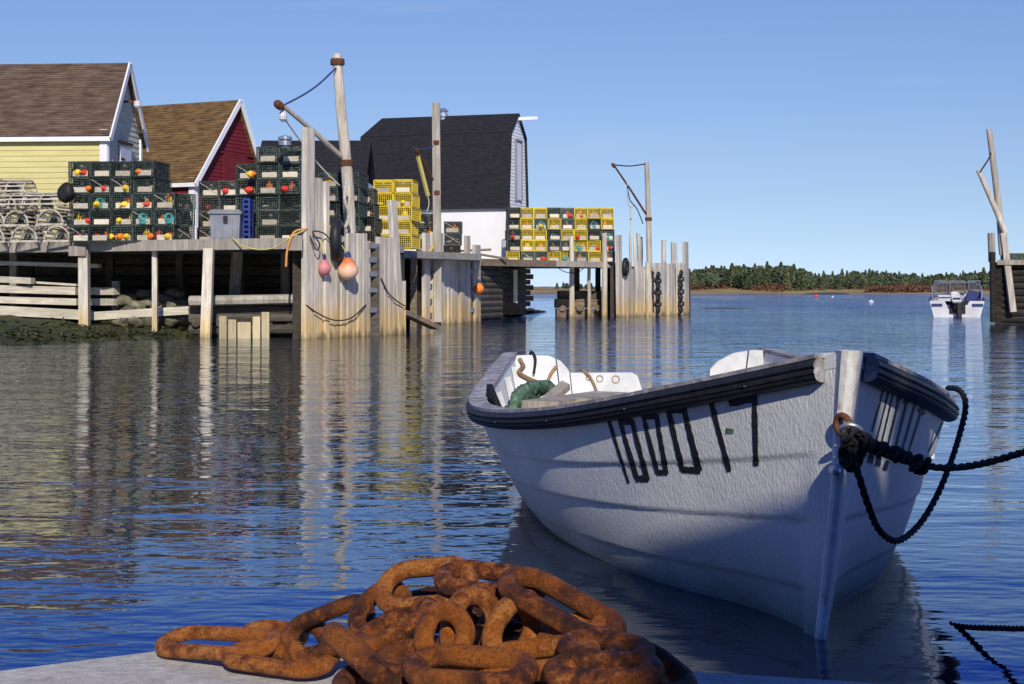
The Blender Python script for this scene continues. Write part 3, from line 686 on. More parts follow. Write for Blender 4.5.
# tire
w = MB(); c = on_face(onA, nAf, 332, 240, .16); w.torus(c, .40, .13, axis=nAf + Vector((.9, .5, 0)), n=28, m=10)
ti = w.build('tire', M['rubber'], smooth=True); tag(ti, 'black rubber tire hung as a fender on the tall plank pier', 'tire')
w = MB(); w.tube([c + Zv*.4, c + Zv*.75 - nAf*.1], .018, 6); w.build('hanging_rope', M['rope_dark'], ti)
def buoy(px, py, r, label, m, stretch=1.25, on=None, n=None, drop=.5):
    c = on_face(on, n, px, py, 0); v_ = (c - Vector((0, 0, H))).normalized(); c = c + v_*((r + .05)/v_.dot(n))
    w = MB(); prof = []
    for i in range(15):
        a = math.pi*i/14; prof.append((max(.004, r*math.sin(a)*(1 + .14*math.cos(a) if True else 1)), -r*stretch*math.cos(a)))
    prof = [(rr*(1 - .32*max(0, h/(r*stretch))), h) for rr, h in prof]
    w.lathe(c, prof, n=20); o = w.build('buoy', m, smooth=True); tag(o, label, 'buoy')
    w = MB(); w.lathe(c + Zv*r*stretch*.93, [(r*.32, -.03), (r*.30, .06), (r*.16, .12), (.02, .13)], n=12); w.build('buoy_eye', M['rope_blue'], o)
    w = MB(); w.tube(spline([c + Zv*r*stretch*1.05, c + Zv*(r*stretch + drop*.6) - n*r*.6, c + Zv*(r*stretch + drop) - n*r]), .013, 6); w.build('buoy_rope', M['rope_yellow'], o)
    return o
def faded(name, top, bottom, zc, r):
    m, nt, b = new_mat(name)
    s = nt.nodes.new('ShaderNodeSeparateXYZ'); nt.links.new(nt.nodes.new('ShaderNodeTexCoord').outputs['Generated'], s.inputs[0])
    f = noise(nt, coords(nt, (6, 6, 6)), 1.0, 4, .6); a = N(nt, 'ShaderNodeMath', operation='MULTIPLY_ADD'); nt.links.new(f, a.inputs[0]); a.inputs[1].default_value = .35; nt.links.new(s.outputs['Z'], a.inputs[2])
    nt.links.new(ramp(nt, a.outputs[0], [(.55, bottom), (.95, top)]), b.inputs['Base Color']); b.inputs['Roughness'].default_value = .5; return m
M['buoy_faded'] = faded('buoy_faded', (.62, .17, .05), (.80, .52, .34), 0, 0)
buoy(348, 268, .245, 'large faded orange round buoy hanging on the tall plank pier', M['buoy_faded'], 1.15, onA, nAf, .35)
buoy(324.5, 267, .145, 'small pink pear shaped buoy beside the tire on the plank pier', M['buoy_pink'], 1.35, onA, nAf, .5)
# ropes on crib A
def rope_thing(name, pts, r, mat, label, twisted=False, cat='rope'):
    w = MB()
    if twisted: w.rope(pts, r)
    else: w.tube(spline(pts), r, 6)
    return tag(w.build(name, M[mat], smooth=True), label, cat)
F_ = lambda px, py, off=.12: on_face(onA, nAf, px, py, off)
rope_thing('rope', [F_(302, 305), F_(312, 313, .16), F_(328, 320, .18), F_(345, 318, .18), F_(362, 305)], .016, 'rope_dark', 'dark rope drooping low across the tall plank pier')
rope_thing('rope', [F_(377, 278), F_(384, 294, .16), F_(396, 304, .16), F_(403, 306)], .016, 'rope_dark', 'dark rope slung beside the ladder blocks on the pier')
rope_thing('rope', [at(232, 238, 33.3), at(243, 246, 33.0), at(260, 249.5, 32.8), at(276, 247, 32.6), at(291, 237, 32.4), F_(301, 230)], .017, 'rope_yellow', 'yellow rope sagging below the wharf edge beside the pier')
rope_thing('rope', [F_(303, 229), at(296, 231, 32.5), at(291, 238, 32.4), at(287, 252, 32.4), at(286, 267, 32.4)], .028, 'rope_orange', 'frayed orange rope end hanging from the pier corner')
rope_thing('rope', [F_(341, 180, .16), F_(338, 200, .2), F_(342, 215, .2), F_(340, 228, .16)], .04, 'rope_pale', 'pale rope bundle tied against the tall hoist pole', True)
rope_thing('rope', [F_(303, 236, .2), F_(308, 250, .25), F_(311, 244, .25), F_(306, 232, .2), F_(318, 234, .2), F_(330, 246, .15), F_(340, 242, .12)], .016, 'rope_dark', 'thin dark line looped over the left planks of the pier')
w = MB(); w.box(at(296, 243, 32.5), (.3, .12, .34)); tag(w.build('wooden_block', M['grey_wood']), 'grey wooden block fixed where the wharf edge meets the pier', 'block')

# hoist poles
def hoist(name, label, pole, r, boom, boom_r, bands, D, mat='pale_pole', square=False, dB=None, fit=True, bm=None):
    base = at(*pole[0], D); root = thing(name, base, label, 'hoist pole')
    w = MB(); P = [at(px, py, D) for px, py in pole]
    if square: w.beam(P[0], P[-1], r*2, r*2, up=(0, 1, 0))
    else:
        S_ = spline(P, m=6); w.tube(S_, [r*(1.12 - .3*i/(len(S_)-1)) for i in range(len(S_))], 12, jit=.04)
    w.build('pole', M[mat], root)
    for (bx, by) in bands:
        w = MB(); c = at(bx, by, D); w.lathe(c - Zv*.07, [(r*1.28, 0), (r*1.3, .07), (r*1.28, .14)], n=12); w.build('iron_band', M['iron'], root)
    if boom:
        dB = dB or (D - .2, D - .9)
        a, b = at(*boom[0], dB[0]), at(*boom[1], dB[1])
        w = MB(); w.tube([a, a.lerp(b, .5) + Zv*.03, b], [boom_r*1.1, boom_r, boom_r*.85], 8); bo = w.build('boom', M[bm or mat], root)
        if fit: w = MB(); w.lathe(b - Vector((.0, .1, .06)), [(boom_r*1.3, 0), (boom_r*1.7, .05), (boom_r*1.7, .16), (boom_r*1.0, .22)], axis=(b - a), n=10); w.build('boom_fitting', M['iron'], bo)
    return root, P
M['pale_pole'] = wood('pale_pole', (.34, .29, .22), (.70, .64, .54), grain=(11, 11, 1.2))
Dh = 34.6
h1, P = hoist('hoist_pole', 'tall pale crooked hoist pole with boom rising over the plank pier', [(350, 245), (349, 205), (346, 160), (342, 120), (339.5, 90), (337, 54)], .135, ((340.5, 156), (282.5, 105.5)), .06, [(337.5, 62), (346.3, 163)], Dh, dB=(Dh - .15, Dh - 1.6))
def part_rope(root, pts, r, mat, name='rope'):
    w = MB(); w.tube(spline(pts), r, 6); w.build(name, M[mat], root, smooth=True)
part_rope(h1, [at(336, 68, Dh - .15), at(319, 84, Dh - .7), at(303, 95, Dh - 1.1), at(284, 105, Dh - 1.6)], .022, 'rope_blue')
w = MB(); c = at(283, 116, Dh - 1.6); w.lathe(c - Zv*.12, [(.02, -.02), (.09, .04), (.10, .12), (.07, .22), (.02, .28)], n=10); w.build('pulley', M['sea_white'], h1)
part_rope(h1, [at(283, 107, Dh - 1.6), at(283, 114, Dh - 1.6)], .02, 'rope_dark')
part_rope(h1, [at(284, 118, Dh - 1.6), at(302, 143, Dh - .9), at(320, 166, Dh - .5), at(340, 186, Dh - .2)], .02, 'rope_pale')
D2 = 45.4
h2, P = hoist('hoist_pole', 'square grey hoist post with iron bands in front of the white barn', [(438, 322), (436, 103)], .125, ((433, 180), (418.5, 152)), .035, [(436.5, 143), (437, 193)], D2, mat='grey_wood', square=True, dB=(D2 - .1, D2 - .8), bm='iron')
part_rope(h2, [at(433, 146, D2 - .1), at(426, 149, D2 - .5), at(417, 149, D2 - .8)], .022, 'rope_blue')
w = MB(); w.beam(at(417.5, 155, D2 - .8), at(428, 196, D2 - .5), .09, .09); w.build('yellow_stick', M['rope_yellow'], h2)
part_rope(h2, [at(427, 193, D2 - .5), at(429, 203, D2 - .5), at(427, 212, D2 - .5)], .02, 'rope_pale')
D3 = 60.6
h3, P = hoist('hoist_pole', 'slim hoist pole with rusty boom at the seaward end of the wharf', [(650, 300), (648.5, 220), (646.5, 162)], .115, ((646, 214), (614.5, 166)), .042, [(648.5, 219)], D3, dB=(D3 - .1, D3 - 1.5), bm='iron')
part_rope(h3, [at(645, 164, D3 - .1), at(630, 166, D3 - .8), at(615, 165, D3 - 1.5)], .028, 'rope_dark')
part_rope(h3, [at(627, 186, D3 - 1), at(630, 200, D3 - .9), at(637, 209, D3 - .8), at(643, 224, D3 - .6)], .022, 'rope_dark')
part_rope(h3, [at(627, 182, D3 - 1), at(628.5, 205, D3 - .9), at(635, 206, D3 - .8)], .022, 'rope_pale')

# crib C: middle pier
cc = thing('plank_pier', Z(xy(452, 46.5), 0), 'middle plank faced pier below the square grey hoist post', 'pier')
sp = [(421.5, 427.5, 233, 0), (430, 434.5, 232, 0)] + [(434.8, 441.5, 233, -.5)] + subdivide(442, 467, 4.2, lambda x: 258, 1.5) + [(466.5, 470.5, 236, -1.5)] + [(472.5, 478.5, 245, -.5)]
onC, nC = plank_face(cc, sp, 421, 479, 44.8, 49.6)
for px, tys in ((429.3, (272, 286, 301, 315)), (471.5, (272, 292, 310))):
    for ty in tys:
        c = onC(px); zt = H - (ty - HY)/F*c.y; w = MB(); w.beam(Z(onC(px - 3), zt), Z(onC(px + 3), zt), .16, .15); w.build('ladder_rung', M['grey_plastic'], cc)
w = MB(); a, b = onC(421), onC(479); w.prism([Z(a - nC*.3, -.5), Z(b - nC*.3, -.5), Z(b + Vector((0, 1.2, 0)), -.5), Z(a + Vector((-.05, 1.2, 0)), -.5)], Zv*2.6); w.build('log_fill', M['dark_log'], cc)
buoy(479, 288, .175, 'small orange ball buoy hanging on the right edge of the middle pier', M['orange'], 1.1, onC, nC, .7)
rope_thing('rope', [on_face(onC, nC, px, py, .14) for px, py in ((434, 218), (432, 232), (429, 246), (423, 256))], .05, 'rope_yellow', 'yellow rope hanging down the left post of the middle pier', True)
w = MB(); w.beam(Z(xy(413.5, 43), -.2), Z(xy(414, 43), 2.1), .2, .16); w.build('post', M['brown_log'], wh)
w = MB(); w.beam(xy(404, 43.2, 2.2), xy(480, 47.2, 2.2), .1, .24); w.build('edge_beam', M['grey_wood'], wh)

# wharf three with the right hand trap stack
w3 = thing('wharf', xy(540, 60, 0), 'narrow wharf deck under the green and yellow trap stack right of the barn', 'wharf')
E0, E1 = xy(478, 52.5), xy(622, 59.5)
deck_part(w3, [E0, E1, xy(622, 66), xy(478, 66)], 2.26, .16)
dE = (E1 - E0).normalized(); w = MB(); nE = Vector((dE.y, -dE.x, 0)); w.beam(E0 + nE*.05 + Zv*2.14, E0.lerp(E1, .5) + nE*.05 + Zv*2.14, .1, .26); w.build('edge_beam', M['brown_log'], w3)
w = MB(); w.beam(E0.lerp(E1, .5) + nE*.05 + Zv*2.14, E1 + nE*.05 + Zv*2.14, .1, .22); w.build('edge_beam', M['grey_wood'], w3)
w = MB(); w.prism([Z(xy(478, 56.2), .1), Z(xy(526, 58.6), .1), Z(xy(526, 61), .1), Z(xy(478, 61), .1)], Zv*1.95); w.build('log_fill', M['dark_log'], w3)
for k in range(7):
    w = MB(); zz = .55 + k*.22; jx = (k % 2)*.12; w.beam(at(478, 290, 55.5)*1 - Zv*at(478, 290, 55.5).z + Zv*zz, Z(xy(528 + (k % 2)*3, 58), zz), .26, .2); w.build('crib_log', M['dark_log'], w3)
w = MB(); w.beam(Z(xy(515.5, 56.5), .6), Z(xy(515.5, 56.5), 1.9), .16, .16); w.build('post', M['rail_wood'], w3)
cd = thing('log_crib', Z(xy(588, 59), 0), 'low crib of stacked brown logs behind posts beside the right trap stack', 'crib')
for (x0, x1, y, D, m) in ((556, 622, 313, 59.2, 'brown_log'), (555, 620, 303.5, 59.3, 'brown_log'), (558, 621, 295, 59.6, 'dark_log')):
    w = MB(); w.beam(at(x0, y, D), at(x1, y, D + .6), .3, .36, jit=.06); w.build('log', M[m], cd)
for k in range(4):
    w = MB(); w.tube([at(562 + k*18, 308, 59), at(563 + k*18, 308, 62)], .13, 8); w.build('cross_log', M['brown_log'], cd)
for (px, ty, by, D, wd) in ((571.5, 236, 317, 58.2, .21), (589, 260, 317, 58.6, .15), (604.5, 233, 317, 58.3, .23)):
    post(cd, Z(xy(px + .3, D), -.5), Z(xy(px, D), H - (ty - HY)/F*D), wd, 'pile', True)
for (px, ty, by) in ((577, 270, 300), (598, 262, 300), (610, 262, 300)):
    post(cd, Z(xy(px, 61), .2), Z(xy(px, 61), 2.1), .22, 'dark_log')
cp = thing('plank_pier', Z(xy(655, 61), 0), 'plank faced pier end with chains and a small tire beside the slim hoist pole', 'pier')
top = lambda x: 262 + (x - 617)*.02
sp = [(617, 621.5, 235, -1)] + subdivide(622, 646, 4.5, top, 2) + subdivide(653, 674, 4.5, top, 2) + subdivide(678, 684, 3.5, lambda x: 263, 2) + [(684, 688.5, 242, -1)]
onD, nD = plank_face(cp, sp, 617, 690, 57.8, 65.0)
for (x0, x1, ty, D) in ((646, 652.5, 262, 60.2), (662, 667, 240, 62.6), (671.5, 675.5, 242, 63.2), (675.7, 678.3, 243, 63.6), (637, 641.5, 233, 61.5), (634, 636.2, 237, 61), (629.5, 632.5, 233, 60.5), (640.5, 643.5, 237, 61.7)):
    c = (x0 + x1)/2; post(cp, Z(xy(c, D), -.5), Z(xy(c - .8, D), H - (ty - HY)/F*D), (x1 - x0)/F*D, 'pile', True)
w = MB(); w.tube([Z(xy(631.5, 60.6), 2.2), at(630.5, 208, 60.6)], .035, 6); w.build('thin_stake', M['rail_wood'], cp)
w = MB(); a, b = onD(617), onD(690); w.prism([Z(a - nD*.3, -.5), Z(b - nD*.3, -.5), Z(b + Vector((.2, 1.4, 0)), -.5), Z(a + Vector((.15, 1.4, 0)), -.5)], Zv*2.6); w.build('log_fill', M['dark_log'], cp)
def link_chain(px, y0, y1, k, r, t):
    w = MB()
    for i in range(k):
        y = y0 + (y1 - y0)*(i + .5)/k; c = on_face(onD, nD, px, y, .25); ax_ = nD if i % 2 == 0 else Vector((-nD.y, nD.x, 0)); w.torus(c, r, t, axis=ax_, n=14, m=6)
    return w
for px, y0 in ((646.5, 271), (653, 272), (676, 270)):
    tag(link_chain(px, y0, 313, 7, .10, .055).build('fender_chain', M['rubber'], smooth=True), 'black rubber fender chain down the face of the pier end', 'chain', 'fender chains on the pier end')
w = MB(); c = on_face(onD, nD, 622.5, 267, .14); w.torus(c, .29, .10, axis=nD + Vector((.5, .1, 0)), n=24, m=8)
tag(w.build('tire', M['rubber'], smooth=True), 'small black tire on the pier end near the right trap stack', 'tire')
rope_thing('rope', [at(556, 266, 58), at(563, 271, 58), at(572, 273, 58), at(580, 271, 58), at(590, 262, 58)], .018, 'rope_dark', 'dark line drooping under the narrow wharf beside the posts')

M['rockweed'] = varied('rockweed', (.008, .011, .004), (.030, .036, .010), (2, 2, 2), rough=.6, c3=(.10, .085, .02))
w = MB()
for _ in range(17000):
    y = random.uniform(28, 74); d = abs(random.gauss(0, 1))*(2.2 if y < 42 else 3.5) - .15; x = shore_x(y) - d
    if x > 3 or mnoise.noise((x*.8, y*.8, 4)) < random.uniform(-.5, .3): continue
    p = Vector((x, y, max(0, shore_h(x, y)) + .02)); a = Vector((random.gauss(0, 1), random.gauss(0, 1), random.gauss(0, .45))).normalized()*random.uniform(.04, .13); b_ = Vector((-a.y, a.x, random.gauss(0, .06))).normalized()*random.uniform(.015, .05)
    w.add([p - a, p + b_, p + a, p - b_], [(0, 1, 2, 3)])
tag(w.build('rockweed', M['rockweed']), 'dark olive rockweed covering the bank at the waterline', 'seaweed', kind='stuff')
# ------------------------------------------------------------------ lobster traps
TW, TH, TD = .55, .375, .95
def make_trap(kind, wire, label):
    root = thing('lobster_trap', (0, 0, 0), label, 'lobster trap')
    w = MB(); t = .011
    def bar(a, b, k=t): w.beam(a, b, k, k)
    X, Yd, Hh = TW/2 - .01, TD, TH - .012
    nx, ny, nz = 9, 12, 6
    for i in range(nx + 1):
        x = -X + 2*X*i/nx; bar((x, 0, .01), (x, 0, Hh)); bar((x, 0, Hh), (x, Yd, Hh))
    for k in range(nz + 1):
        z = .01 + (Hh - .01)*k/nz; bar((-X, 0, z), (X, 0, z))
        for s in (-X, X): bar((s, 0, z), (s, Yd, z))
    for j in range(1, ny + 1):
        y = Yd*j/ny; bar((-X, y, Hh), (X, y, Hh))
        for s in (-X, X): bar((s, y, .01), (s, y, Hh))
    for a in ((-X, 0), (X, 0), (-X, Yd), (X, Yd)): bar((*a, .0), (*a, Hh + .005), .026)
    for z in (.01, Hh):
        for a, b in (((-X, 0), (X, 0)), ((X, 0), (X, Yd)), ((X, Yd), (-X, Yd)), ((-X, Yd), (-X, 0))): bar((*a, z), (*b, z), .026)
    w.build('cage', wire, root)
    w = MB(); ym = Yd*.34
    w.add([(-X+.01, ym, .02), (X-.01, ym, .02), (X-.01, ym*1.5, Hh-.02), (-X+.01, ym*1.5, Hh-.02)], [(0, 1, 2, 3)])
    w.add([(-X+.01, .02, .02), (X-.01, .02, .02), (X-.01, Yd-.02, .02), (-X+.01, Yd-.02, .02)], [(0, 1, 2, 3)])
    w.add([(-X+.015, .06, .02), (-X+.015, Yd-.02, .02), (-X+.015, Yd-.02, Hh-.02), (-X+.015, .22, Hh-.02)], [(0, 1, 2, 3)])
    w.add([(X-.015, .06, .02), (X-.015, Yd-.02, .02), (X-.015, Yd-.02, Hh-.02), (X-.015, .22, Hh-.02)], [(0, 1, 2, 3)])
    w.build('netting', M['netting'], root)  # opaque net panels, their dark tone also standing in for shade inside the trap
    w = MB(); w.box((random.uniform(-.03, .03), -.012, .085), (.38, .016, .125)); w.build('tag_board', M['cream_board'], root)
    w = MB(); w.tube(spline([(-.24, -.02, .33), (-.05, -.03, .22), (.10, -.03, .12), (.22, -.02, .06)]), .008, 5); w.tube(spline([(-.10, .05, .10), (.05, .08, .20), (.18, .05, .16)]), .016, 5); w.build('bridle_rope', M['rope_pale'], root)
    for q_, (bx, mm) in enumerate(((-.12, 'cream_board'), (.08, 'netting'), (.15, 'bait_pink'), (-.02, 'bow_wood'))):
        rk = rock_mesh(.085 if q_ < 2 else .06); w = MB(); w.v = [(x + bx, y + .14 + .03*q_, z*(1.5 if q_ % 2 else .8) + (.10 if q_ != 3 else .26)) for x, y, z in rk.v]; w.f = rk.f; w.build('bait_bag', M[mm], root)
    w = MB()
    for s in (-.2, .2): w.box((s, Yd/2, -.001), (.05, Yd, .012))
    w.build('runner', M['bow_wood'], root)
    return root
PROTO = {}
def trap(kind, loc, rz, label, group, sc=(1, 1, 1), board=True):
    mat = {'green': M['trap_green'], 'yellow': M['trap_yellow'], 'dark': M['trap_dark'], 'blue': M['trap_blue']}[kind]
    if kind not in PROTO:
        PROTO[kind] = make_trap(kind, mat, label); o = PROTO[kind]; o.location = loc; o.rotation_euler = (0, 0, rz); o.scale = sc
    else:
        kids = [c for c in PROTO[kind].children if (board or not c.name.startswith('tag_board')) and (random.random() < .2 or not c.name.startswith('bridle_rope')) and (random.random() < .5 or not c.name.startswith('bait_bag'))]
        o = copy_tree(PROTO[kind], loc, rz, sc, label, kids)
    o['group'] = group; return o
BUOY = {}
def small_buoy(loc, color, label, group, rot=(0, 0, 0), s=1.0):
    if color not in BUOY:
        if color == 'teal':
            w = MB()
            for k in range(6): w.torus((random.uniform(-.03, .03), random.uniform(-.02, .02), .02 + k*.025), .12 - .008*k, .022, axis=(random.uniform(-.2, .2), random.uniform(-.2, .2), 1), n=16, m=6)
            o = w.build('rope_coil', M['teal'], origin=(0, 0, 0), smooth=True)
        else:
            w = MB(); w.lathe((0, 0, 0), [(.02, 0), (.065, .02), (.085, .08), (.085, .17), (.05, .24), (.022, .26), (.02, .33)], n=14)
            o = w.build('buoy', M[color], origin=(0, 0, 0), smooth=True)
        BUOY[color] = o
    else:
        o = BUOY[color].copy(); COL.objects.link(o)
    o.location = loc; s *= random.uniform(.85, 1.1); o.rotation_euler = rot; o.scale = (s, s, s)
    tag(o, label, 'rope' if color == 'teal' else 'buoy', group)
ORD = ['first', 'second', 'third', 'fourth', 'fifth', 'sixth', 'seventh', 'eighth']
def stack(name, px, D, zb, rz, rows, pitch_x, pitch_z, kinds, buoys, sc=(1, 1, 1), depth_rows=1, noboard=0.0, group=None):
    """rows: list from the bottom of (first column, number of columns); kinds(r, c) -> kind; buoys(r_from_top, c) -> list of (colour, x)"""
    o = xy(px, D, zb); ux = Vector((math.cos(rz), math.sin(rz), 0)); uy = Vector((-math.sin(rz), math.cos(rz), 0)); nr = len(rows)
    for r, (c0, nc) in enumerate(rows):
        for c in range(c0, c0 + nc):
            j = random.uniform(-.025, .025)
            loc = o + ux*((c + .5)*pitch_x + j) + uy*random.uniform(-.06, .06) + Zv*r*pitch_z
            row = 'top row' if r == nr - 1 else ('bottom row' if r == 0 else ORD[nr - 1 - r] + ' row')
            col = 'leftmost' if c == c0 else ('rightmost' if c == c0 + nc - 1 else ORD[c - c0] + ' from left')
            if nc == 1: col = 'only one'
            k = kinds(nr - 1 - r, c)
            trap(k, loc, rz + random.uniform(-.07, .07), f'{k} wire trap, {col}, {row} of {name}', 'lobster traps in the ' + name, (sc[0]*random.uniform(.97, 1.0), sc[1], sc[2]), random.random() >= noboard)
            for n_, (bc, bx) in enumerate(buoys(nr - 1 - r, c)):
                q = loc + ux*bx*sc[0] + uy*random.uniform(.10, .17) + Zv*.02 
                rr = random.choice([(R(90), 0, R(random.uniform(-40, 40))), (R(80), R(20), R(random.uniform(150, 210))), (0, 0, 0)])
                if bc == 'teal': rr = (R(60), 0, 0)
                else: q += Zv*.09 if rr[0] > .5 else Zv*.0
                small_buoy(q + Zv*.08 if bc == 'teal' else q, bc, f'{bc} {"rope coil" if bc == "teal" else "buoy"} in trap {col}, {row} of {name}', 'gear inside the ' + name, rr, sc[2])
            if depth_rows and (r == nr - 1 or c in (c0 + nc - 1,) or True) and depth_rows > 1:
                pass
def pick(cols, p):
    def f(r, c):
        out = []
        if random.random() < p: out.append((random.choice(cols), random.uniform(-.10, .09)))
        if random.random() < p*.5: out.append((random.choice(cols), random.uniform(-.05, .10)))
        return out
    return f
warm = ['orange', 'red', 'yellow', 'orange', 'yellow', 'orange']
def left_b(r, c):
    tab = {(0,0): [('orange',.12), ('red',.17)], (0,3): [('orange',.13)], (1,0): [('orange',.15)], (1,1): [('red',.1)], (1,2): [('yellow',.13),('orange',.05)], (1,3): [('orange',.08),('yellow',.15)],
           (2,1): [('teal',0)], (2,2): [('orange',.12),('yellow',.15)], (2,3): [('yellow',.05),('red',.18)], (2,4): [('orange',.05),('yellow',.13)], (3,0): [('orange',.05),('red',.1)], (3,1): [('red',.17)],
           (3,2): [('red',.1),('yellow',.17)], (3,3): [('teal',.02)], (3,4): [('teal',.1)], (4,1): [('orange',.14),('yellow',.17)], (4,2): [('orange',.02),('yellow',.1)], (4,3): [('yellow',.03),('orange',.1)], (4,4): [('yellow',.14),('orange',.18)]}
    return tab.get((r, c), []) + ([(random.choice(['orange', 'red', 'yellow']), random.uniform(-.17, -.05))] if random.random() < .4 else [])
ZD = 2.305
stack('big stack by yellow shed', 69, 34.6, ZD, R(-9), [(0, 5), (0, 5), (0, 5), (0, 4), (0, 4)], .545, .39, lambda r, c: 'green', left_b, noboard=.0)
o = trap('green', xy(157, 34.9, ZD + 4*.39), R(55), 'green wire trap turned sideways at the top right of the big stack', 'lobster traps in the big stack by yellow shed', board=False)
for k in range(3):
    trap('green', xy(184 + k*.5, 34.5, ZD + k*.39), R(40), f'green wire trap turned at an angle right of the big stack, {["bottom","middle","top"][k]} of three', 'angled traps right of the big stack', board=False)
# lower stack to the right of the big one
stack('low stack by red shed', 199, 35.6, ZD, R(-9), [(0, 2), (0, 2), (0, 2), (0, 2)], .55, .39, lambda r, c: 'dark' if (r + c) % 2 else 'green', pick(['orange', 'red'], .3), noboard=.3)
stack('tall stack left of pier', 256.5, 34.6, ZD, R(-9), [(0, 2)]*6, .56, .385, lambda r, c: 'green', pick(warm, .25), noboard=.2)
for k in range(2):
    trap('green', xy(246.5, 34.9, ZD + (3 + k)*.385), R(-9), f'green wire trap jutting left from the tall stack, {["lower","upper"][k]} of two', 'traps jutting from the tall stack')
    small_buoy(xy(248 + k*3, 34.75, ZD + (3 + k)*.385 + .1), 'orange', f'orange buoy in the {["lower","upper"][k]} jutting trap of the tall stack', 'gear in the tall stack', (R(90), 0, R(30)))
    small_buoy(xy(253 + k*2, 34.75, ZD + (3 + k)*.385 + .1), 'yellow' if k else 'red', f'{"yellow" if k else "red"} buoy in the {["lower","upper"][k]} jutting trap of the tall stack', 'gear in the tall stack', (R(90), 0, R(-30)))
for k in range(3):
    trap('green', xy(246.5, 34.95, ZD + k*.385), R(-9), f'green wire trap behind the blue crate, {["bottom","middle","top"][k]} of three', 'traps behind the blue crate', board=False)
stack('stack behind tall hoist pole', 317, 37.5, ZD, R(-5), [(0, 2)]*5, .56, .385, lambda r, c: 'green', pick(warm, .2), noboard=.4)
stack('dark stack beside yellow traps', 352, 38.6, ZD, R(-4), [(0, 1)]*4, .62, .40, lambda r, c: 'dark', pick(['red', 'yellow', 'orange'], .6), (1.1, 1, 1.03))
stack('yellow stack before barn', 374, 40.5, ZD, R(-8), [(0, 2)]*5, .56, .395, lambda r, c: 'yellow', pick(['yellow'], .1), noboard=.3)
stack('small grey stack before barn', 416, 46.0, ZD, 0, [(0, 1)]*3, .64, .44, lambda r, c: 'dark', pick(['orange'], .2), (1.1, 1, 1.1), noboard=.6)
stack('low stack behind middle pier', 443, 50.5, ZD, 0, [(0, 1)]*3, .66, .42, lambda r, c: 'dark', pick(['orange'], .4), (1.15, 1, 1.08), noboard=.6)
YM = {(0,1),(0,2),(0,5),(0,6),(0,7),(1,1),(1,3),(1,5),(1,7),(2,1),(2,2),(2,4),(2,5),(3,1),(3,2),(3,5),(3,6),(4,0),(4,3),(4,4),(4,6)}
stack('large stack right of barn', 507, 58.3, 2.265, R(3), [(0, 8)]*5, .553, .448, lambda r, c: 'yellow' if (r, c) in YM else ('green' if (r*3 + c) % 3 == 0 else 'blue'), pick(['red', 'orange', 'orange', 'red', 'yellow', 'teal'], .7), (1, 1, 1.16))

# wooden round-top traps at the far left
def bow_trap(loc, rz, label, first=[]):
    if first:
        return copy_tree(first[0], loc, rz, (1, 1, 1), label)
    root = thing('wooden_lobster_trap', (0, 0, 0), label, 'lobster trap', 'round topped wooden traps'); r_, L_ = .34, .95
    for k in range(3):
        y = L_*k/2; w = MB(); w.tube([(r_*math.cos(math.pi*i/14), y, .05 + r_*math.sin(math.pi*i/14)) for i in range(15)], .021, 6); w.build('bow', M['bow_wood'], root, smooth=True)
        w = MB(); w.box((0, y, .03), (2*r_ + .06, .05, .05)); w.build('sill', M['bow_wood'], root)
    for i in range(9):
        a = math.pi*(i + .5)/9; w = MB(); c = Vector((math.cos(a)*(r_ + .025), 0, .05 + math.sin(a)*(r_ + .025))); w.beam(c, c + Vector((0, L_, 0)), .045, .012, up=(math.cos(a), 0, math.sin(a))); w.build('lath', M['bow_wood'], root)
    w = MB()
    for i in range(15):
        a = math.pi*i/14; w.beam((r_*.97*math.cos(a), .02, .05 + r_*.97*math.sin(a)), (r_*.3*math.cos(a), .2, .12 + r_*.3*math.sin(a)), .008, .008)
    for q_ in range(1, 6):
        k = 1 - q_*.12; w.tube([(r_*k*math.cos(math.pi*i/12), .02 + q_*.03, .05 + q_*.012 + r_*k*math.sin(math.pi*i/12)) for i in range(13)], .006, 4)
    w.build('net_head', M['rope_pale'], root)
    w = MB(); w.add([(-r_*.9, .45, .05), (r_*.9, .45, .05), (r_*.7, .5, .3), (0, .5, .37), (-r_*.7, .5, .3)], [(0, 1, 2, 3, 4)]); w.build('inner_net', M['netting'], root)
    root.location = loc; root.rotation_euler = (0, 0, rz); first.append(root); return root
G = 'round topped wooden traps'
for (px, z, D, rz, lab) in ((-8, 0, 35.6, -12, 'round topped wooden trap at the far left of the bottom row of the pile'), (24, 0, 35.3, -10, 'round topped wooden trap, left of two whole ones in the bottom row'), (57, 0, 35.0, -12, 'round topped wooden trap in the bottom row next to the big wire stack'),
        (16, .41, 35.6, -14, 'round topped wooden trap in the second row at the far left edge'), (50, .42, 35.3, -10, 'round topped wooden trap in the second row, second from the big wire stack'),
        (-8, .42, 35.8, -10, 'round topped wooden trap half out of frame in the second row'), (4, .82, 35.8, -16, 'round topped wooden trap in the third row above the far left edge'), (33, .85, 35.7, 70, 'round topped wooden trap lying sideways in the third row'),
        (64, .84, 35.5, 80, 'round topped wooden trap lying sideways on top near the black bag'), (30, 1.20, 36.0, 78, 'weathered wooden trap lying sideways on the very top of the pile'), (2, 1.22, 36.1, 75, 'wooden trap on top of the pile at the frame edge')):
    o = bow_trap(xy(px, D, ZD + z), R(rz), lab)
w = MB(); bmk = rock_mesh(.24); o = bmk.build('black_bag', M['black'], origin=(0, 0, 0), smooth=True); o.location = at(68, 193, 34.6); o.scale = (.9, .8, 1.6)
tag(o, 'black cloth bag slumped between the wooden traps and the wire stack', 'bag')
